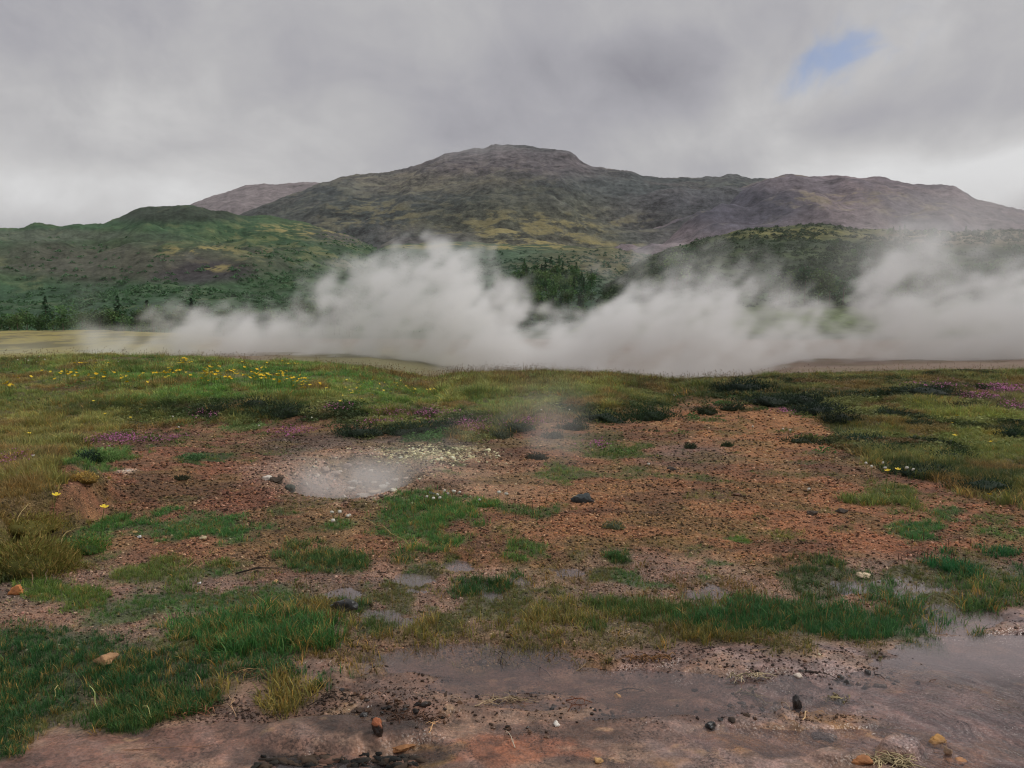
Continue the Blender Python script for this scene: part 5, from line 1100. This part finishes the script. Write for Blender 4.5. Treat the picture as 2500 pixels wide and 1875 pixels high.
tangle(470, 1740, 90, 14, 40, (140, 100, 74), 'reddish brown root mat below the lush grass', .0026, 7)
tangle(1590, 1610, 120, 10, 46, (130, 96, 62), 'brown plant litter at the edge of the mud', .0026, 8)
tangle(1360, 1618, 70, 10, 26, (120, 92, 60), 'dead stems standing at the pool edge', .0024, 9)
tangle(990, 1755, 160, 14, 40, (90, 66, 52), 'dark root litter on the mud behind the black stone', .0026, 10)
tangle(1240, 1712, 90, 8, 26, (150, 130, 104), 'pale root litter in the middle of the mud', .0022, 11)
tangle(820, 1705, 80, 12, 18, (60, 48, 40), 'dark root litter left on the mud', .003, 12)
# dark seed heads standing out of the tufts by the pit
SEED = mat_tone('seed_head', .9, .2, .3, 40, 0)
def spikes(lst, label, group, hpx=26, col=(52, 36, 30)):
    for px, py in lst:
        x, y, z = at(px, py); h = hpx * random.uniform(.7, 1.2) * y / F; m = MB(); ln = random.gauss(0, .12); top = np.array([ln * h, random.gauss(0, .1) * h, h])
        tube_into(m, [(0, 0, -.01), tuple(top * .6)], .0015, .0015, alb(90, 84, 50), 4); tube_into(m, [tuple(top * .55), tuple(top * .75), tuple(top)], .003, .0015, alb(*col), 5)
        tag(link('seed_head', m.mesh('seed_head', SEED), None, (x, y, z)), label, 'seed head', group)
random.seed(31)
spikes([(1015, 1196), (1020, 1190), (1005, 1210), (950, 1225), (993, 1240), (1003, 1245), (1012, 1250), (1040, 1240), (985, 1260)], 'dark seed head rising by the tuft at the pit', 'seed heads by the pit')
spikes([(1265, 1260), (1278, 1262), (1330, 1240), (1318, 1262), (1300, 1258), (1385, 1218), (1260, 1280)], 'dark seed head by the small tuft right of the pit', 'seed heads right of the pit', 30)
spikes([(2190 + i * 12 + random.uniform(-5, 5), 1385 + random.uniform(-45, 10)) for i in range(16)], 'brown seed head in the dark tuft on the right', 'seed heads on the right', 44, (74, 46, 36))
spikes([(1035 + i * 6, 1228) for i in range(7)], 'reddish seed head left of the clover', 'reddish seed heads', 24, (96, 50, 44))

# ------------------------------------------------------------------ steam (volumes computed on a grid)
def up1(n, c, off):
    """uniform cubic B-spline weights: n samples, lattice cell c samples wide"""
    t = np.arange(n) / c + off; i = np.floor(t).astype(int); f = t - i; m = int(i.max()) + 4; W = np.zeros((n, m), np.float32); r = np.arange(n)
    W[r, i] = (1 - f) ** 3 / 6; W[r, i + 1] = (3 * f ** 3 - 6 * f * f + 4) / 6; W[r, i + 2] = (-3 * f ** 3 + 3 * f * f + 3 * f + 1) / 6; W[r, i + 3] = f ** 3 / 6; return W
def noise_grid(shape, cell, seed, oct=5, gain=.52):
    """fbm on a regular grid; cell = size of the largest feature in voxels per axis"""
    r = np.random.default_rng(seed); out = np.zeros(shape, np.float32); a = 1; tot = 0
    for k in range(oct):
        if max(c / 2 ** k for c in cell) < 2.2: break
        Ws = [up1(n_, max(c / 2 ** k, 2.3), r.uniform(0, 1)) for n_, c in zip(shape, cell)]
        L = r.normal(0, 1, [w.shape[1] for w in Ws]).astype(np.float32)
        L = np.tensordot(Ws[0], L, (1, 0)); L = np.moveaxis(np.tensordot(Ws[1], L, (1, 1)), 0, 1); L = np.moveaxis(np.tensordot(Ws[2], L, (1, 2)), 0, 2)
        out += a * L; tot += a; a *= gain
    return out / (out.std() + 1e-6)          # unit variance
def volume_obj(name, label, lo, hi, shape, dens, color, aniso=0.):
    nx, ny, nz = shape
    me = bpy.data.meshes.new(name); n = nx * ny * nz; me.vertices.add(n)
    gx, gy, gz = [np.linspace(lo[i], hi[i], shape[i], dtype=np.float32) for i in range(3)]
    co = np.empty((nx, ny, nz, 3), np.float32); co[..., 0] = gx[:, None, None]; co[..., 1] = gy[None, :, None]; co[..., 2] = gz[None, None, :]
    me.vertices.foreach_set('co', co.ravel()); set_attr(me, 'dens', 'FLOAT', dens.astype(np.float32).ravel())
    N = NT(name + '_vapour'); pv = N.n('ShaderNodeVolumePrincipled'); pv.inputs['Color'].default_value = (*color, 1); pv.inputs['Density'].default_value = 1.0; pv.inputs['Anisotropy'].default_value = aniso
    m = N.out(None, pv); me.materials.append(m)
    o = tag(link(name, me), label, None, None, 'stuff')
    g = bpy.data.node_groups.new(name + '_nodes', 'GeometryNodeTree'); g.interface.new_socket('Geometry', in_out='INPUT', socket_type='NodeSocketGeometry'); g.interface.new_socket('Geometry', in_out='OUTPUT', socket_type='NodeSocketGeometry')
    L = g.links.new; gi = g.nodes.new('NodeGroupInput'); go = g.nodes.new('NodeGroupOutput')
    vc = g.nodes.new('GeometryNodeVolumeCube'); vc.inputs['Min'].default_value = lo; vc.inputs['Max'].default_value = hi
    for k, s in zip('XYZ', shape): vc.inputs['Resolution ' + k].default_value = s
    pos = g.nodes.new('GeometryNodeInputPosition')
    def vm(op, a, b):
        nd = g.nodes.new('ShaderNodeVectorMath'); nd.operation = op
        for i, q in enumerate((a, b)):
            if isinstance(q, (tuple, list)): nd.inputs[i].default_value = q
            elif q is not None: L(q, nd.inputs[i])
        return nd.outputs[0]
    def ma(op, a, b):
        nd = g.nodes.new('ShaderNodeMath'); nd.operation = op
        for i, q in enumerate((a, b)):
            if isinstance(q, (int, float)): nd.inputs[i].default_value = q
            else: L(q, nd.inputs[i])
        return nd.outputs[0]
    st = [(hi[i] - lo[i]) / (shape[i] - 1) for i in range(3)]
    q = vm('DIVIDE', vm('SUBTRACT', pos.outputs[0], tuple(lo)), tuple(st)); q = vm('FLOOR', vm('ADD', q, (.5, .5, .5)), None)
    q = vm('MINIMUM', vm('MAXIMUM', q, (0, 0, 0)), (nx - 1, ny - 1, nz - 1))
    sx = g.nodes.new('ShaderNodeSeparateXYZ'); L(q, sx.inputs[0])
    idx = ma('ADD', ma('MULTIPLY', ma('ADD', ma('MULTIPLY', sx.outputs[0], float(ny)), sx.outputs[1]), float(nz)), sx.outputs[2])
    na = g.nodes.new('GeometryNodeInputNamedAttribute'); na.data_type = 'FLOAT'; na.inputs[0].default_value = 'dens'
    si = g.nodes.new('GeometryNodeSampleIndex'); si.data_type = 'FLOAT'; si.domain = 'POINT'; L(gi.outputs[0], si.inputs['Geometry']); L(na.outputs[0], si.inputs['Value']); L(idx, si.inputs['Index'])
    L(si.outputs[0], vc.inputs['Density'])
    smn = g.nodes.new('GeometryNodeSetMaterial'); smn.inputs['Material'].default_value = m; L(vc.outputs[0], smn.inputs[0]); L(smn.outputs[0], go.inputs[0])
    md = o.modifiers.new('vapour', 'NODES'); md.node_group = g
    return o
TOPD = [(-600, 900), (150, 862), (200, 848), (300, 826), (400, 796), (450, 790), (500, 768), (560, 760), (620, 765), (700, 775), (760, 765), (830, 735), (870, 700), (900, 665), (930, 632), (970, 612), (1020, 600), (1070, 600), (1110, 640), (1150, 690), (1200, 715), (1260, 745), (1330, 765), (1400, 745),
        (1440, 700), (1490, 700), (1540, 690), (1600, 730), (1650, 745), (1700, 700), (1750, 690), (1800, 700), (1850, 745), (1900, 765), (1960, 745), (2030, 745), (2100, 725), (2150, 705), (2200, 690), (2260, 700), (2330, 705), (2400, 690), (2450, 680), (2500, 665), (2800, 640), (3100, 640)]
TOPT = [(-600, 870), (150, 845), (250, 830), (400, 780), (480, 745), (560, 735), (620, 730), (760, 725), (840, 680), (880, 620), (930, 575), (1050, 560), (1130, 600), (1250, 700), (1330, 735), (1380, 690), (1430, 600), (1500, 580), (1600, 590), (1680, 560), (1800, 560), (1900, 590), (1950, 640), (2000, 690), (2080, 690),
        (2150, 620), (2250, 560), (2350, 540), (2500, 530), (3100, 520)]
def build_steam():
    lo, hi = (-34., 47., -2.6), (42., 61., 11.2); shape = (620, 56, 140)
    x = np.linspace(lo[0], hi[0], shape[0])[:, None, None]; y = np.linspace(lo[1], hi[1], shape[1])[None, :, None]; z = np.linspace(lo[2], hi[2], shape[2])[None, None, :]
    vox = [(hi[i] - lo[i]) / (shape[i] - 1) for i in range(3)]
    cell = lambda m: [m / v for v in vox]
    n1 = noise_grid(shape, cell(4.2), 1, 6, .58); n2 = noise_grid(shape, cell(1.7), 2, 6, .7); n3 = noise_grid(shape, cell(9.0), 3, 4, .5); n4 = noise_grid(shape, [.8 / vox[0], 1.6 / vox[1], .7 / vox[2]], 4, 3, .7)
    d = y * CP - (z - CAMZ) * SP; u = y * SP + (z - CAMZ) * CP; px = 1250 + F * (x + 0 * y) / d; py = 937.5 - F * u / d + 0 * x
    # the wind shears every puff: higher air has moved further to the right
    def shear(a, k):
        o = np.empty_like(a)
        for q in range(a.shape[2]): o[:, :, q] = np.roll(a[:, :, q], int(round(k * (z[0, 0, q] + 2.6) / vox[0])), 0)
        return o
    n1 = shear(n1, .25); n2 = shear(n2, .35); n4 = shear(n4, .4)
    pxw = px + 26 * n3 + 12 * n1; Td = np.interp(pxw, *np.array(TOPD).T); Tt = np.interp(pxw, *np.array(TOPT).T)
    depth = np.exp(-((y - 53.5 + 1.2 * n3) / 4.0) ** 2)
    left = sstep(70, 250, px)
    b = np.clip((py - Td + 4) / 80, -3, 1.3)
    fld = 1.15 * b + .34 * n1 + .42 * n2 + .34 * n4 + .14 * n3 + .02
    dense = np.clip(fld, 0, 1.7) ** 1.35 * np.clip(.85 + .25 * n2 + .25 * n4, .15, 2)
    bt = np.clip((py - Tt) / 150, -2, .7)
    thin = np.clip(bt + .34 * n1 + .40 * n2 + .36 * n4 - .22, 0, 1.6) ** 1.3 * sstep(-40, 40, py - Tt + 16 * n1)
    right_haze = sstep(1650, 2350, px) * sstep(380, 620, py + 14 * n3) * .03 + sstep(1400, 1800, px) * sstep(470, 640, py + 14 * n3) * .018
    right_haze = right_haze * np.clip(.8 + .35 * n3 + .35 * n1 + .2 * n2, .05, 2.4)
    wisp = np.exp(-(((px + 14 * n3 - 225 - .12 * (py - 700)) / 55) ** 2)) * sstep(580, 690, py) * .03 * np.clip(.8 + .5 * n1 + .3 * n2, 0, 2)
    lefth = np.exp(-((px - 10) / 120) ** 2) * sstep(800, 900, py) * .10
    ds = (.20 * dense * left + .15 * thin) * depth + (right_haze + wisp + lefth) * depth
    # thin where the ground shows through in the middle and right below the bank of steam
    ds = ds * (1 - .72 * np.exp(-(((px - 960) / 120) ** 2 + ((py - 900) / 24) ** 2)))
    ds = ds * (1 - .15 * sstep(1850, 1980, px) * sstep(852, 884, py))
    ds = ds * (1 - .30 * np.exp(-(((px - 470) / 60) ** 2 + ((py - 845) / 7) ** 2)))
    for ax, k in ((0, 8), (1, 4), (2, 10)):
        L_ = np.arange(shape[ax]); e = sstep(0, k, L_) * sstep(0, k, shape[ax] - 1 - L_) if ax != 2 else sstep(0, k, shape[ax] - 1 - L_)
        sh = [1, 1, 1]; sh[ax] = -1; ds = ds * e.reshape(sh)
    ds = np.clip(ds, 0, 3).astype(np.float32); ds[ds < .003] = 0
    volume_obj('steam', 'bank of white steam drifting across the field behind the grass', lo, hi, shape, ds, (.998, 1, .996))
build_steam()
def build_summit_mist():
    x0, zt = unproj(1215, 372, 2250.); lo, hi = (x0 - 330, 2120., zt - 95), (x0 + 260, 2380., zt + 40); shape = (110, 30, 50)
    z = np.linspace(lo[2], hi[2], shape[2])[None, None, :]; x = np.linspace(lo[0], hi[0], shape[0])[:, None, None]; y = np.linspace(lo[1], hi[1], shape[1])[None, :, None]
    n = noise_grid(shape, (22, 10, 14), 31, 4, .6)
    ds = np.exp(-((x - x0 + 20) / 150) ** 2 - ((z - zt + 18) / 30) ** 2 - ((y - 2230) / 70) ** 2) * np.clip(.6 + .55 * n, 0, 2) * .0042
    volume_obj('summit_mist', 'thin cloud mist touching the left side of the flat summit', lo, hi, shape, np.where(ds < .00008, 0, ds).astype(np.float32), (1, 1, 1))
build_summit_mist()
def build_vent_steam():
    lo, hi = (-3.0, 6.6, -.35), (2.4, 10.8, 1.25); shape = (180, 120, 60)
    x = np.linspace(lo[0], hi[0], shape[0])[:, None, None]; y = np.linspace(lo[1], hi[1], shape[1])[None, :, None]; z = np.linspace(lo[2], hi[2], shape[2])[None, None, :]
    vox = [(hi[i] - lo[i]) / (shape[i] - 1) for i in range(3)]; cell = lambda m: [m / v for v in vox]
    n1 = .3 * noise_grid(shape, cell(.6), 11, 5, .62); n2 = .3 * noise_grid(shape, cell(1.4), 12, 4, .55)
    q = np.hypot((x - PIT[0] + .05) / .72, (y - PIT[1]) / .95) + .5 * n1
    core = (1 - sstep(.45, 1.15, q)) * (1 - sstep(-.05, .30, z + .12 * n1)) * 2.3
    # plume leaning to the right and back
    t = np.clip((x - PIT[0]) / 2.2, 0, 1.3); zc = .1 + .42 * t; yc = PIT[1] + .5 * t; r = .18 + .42 * t
    pl = np.exp(-(((z - zc) / (r * .8)) ** 2 + ((y - yc) / (r * 1.5)) ** 2)) * sstep(-.2, .3, x - PIT[0]) * (1 - sstep(1.5, 2.6, x - PIT[0])) * np.clip(.5 + 1.5 * n1 + n2, 0, 1.6) * .7
    ds = np.clip(core * np.clip(.75 + 1.5 * n1, 0, 2) + pl, 0, 3)
    for ax in range(3):
        L_ = np.arange(shape[ax]); e = sstep(0, 8, shape[ax] - 1 - L_) * (sstep(0, 8, L_) if ax != 2 else 1); sh = [1, 1, 1]; sh[ax] = -1; ds = ds * e.reshape(sh)
    ds = ds.astype(np.float32); ds[ds < .01] = 0
    volume_obj('vent_steam', 'thin steam rising from the small stony pit', lo, hi, shape, ds, (1, .992, .98))
build_vent_steam()
# ------------------------------------------------------------------ haze
def build_haze():
    N = NT('haze_air'); pv = N.n('ShaderNodeVolumePrincipled'); pv.inputs['Color'].default_value = (.95, .96, 1, 1); pv.inputs['Density'].default_value = HAZE
    m = N.out(None, pv)
    v = np.array([[x, y, z] for x in (-3600, 3600) for y in (-40, 3900) for z in (-6, 700)], float)
    f = [(0, 1, 3, 2), (4, 6, 7, 5), (0, 4, 5, 1), (2, 3, 7, 6), (0, 2, 6, 4), (1, 5, 7, 3)]
    tag(link('haze', mesh_np('haze', v, f, m)), 'pale moist air over the whole valley', None, None, 'stuff')
HAZE = 4.5e-5
build_haze()
print('objects', len(bpy.data.objects))
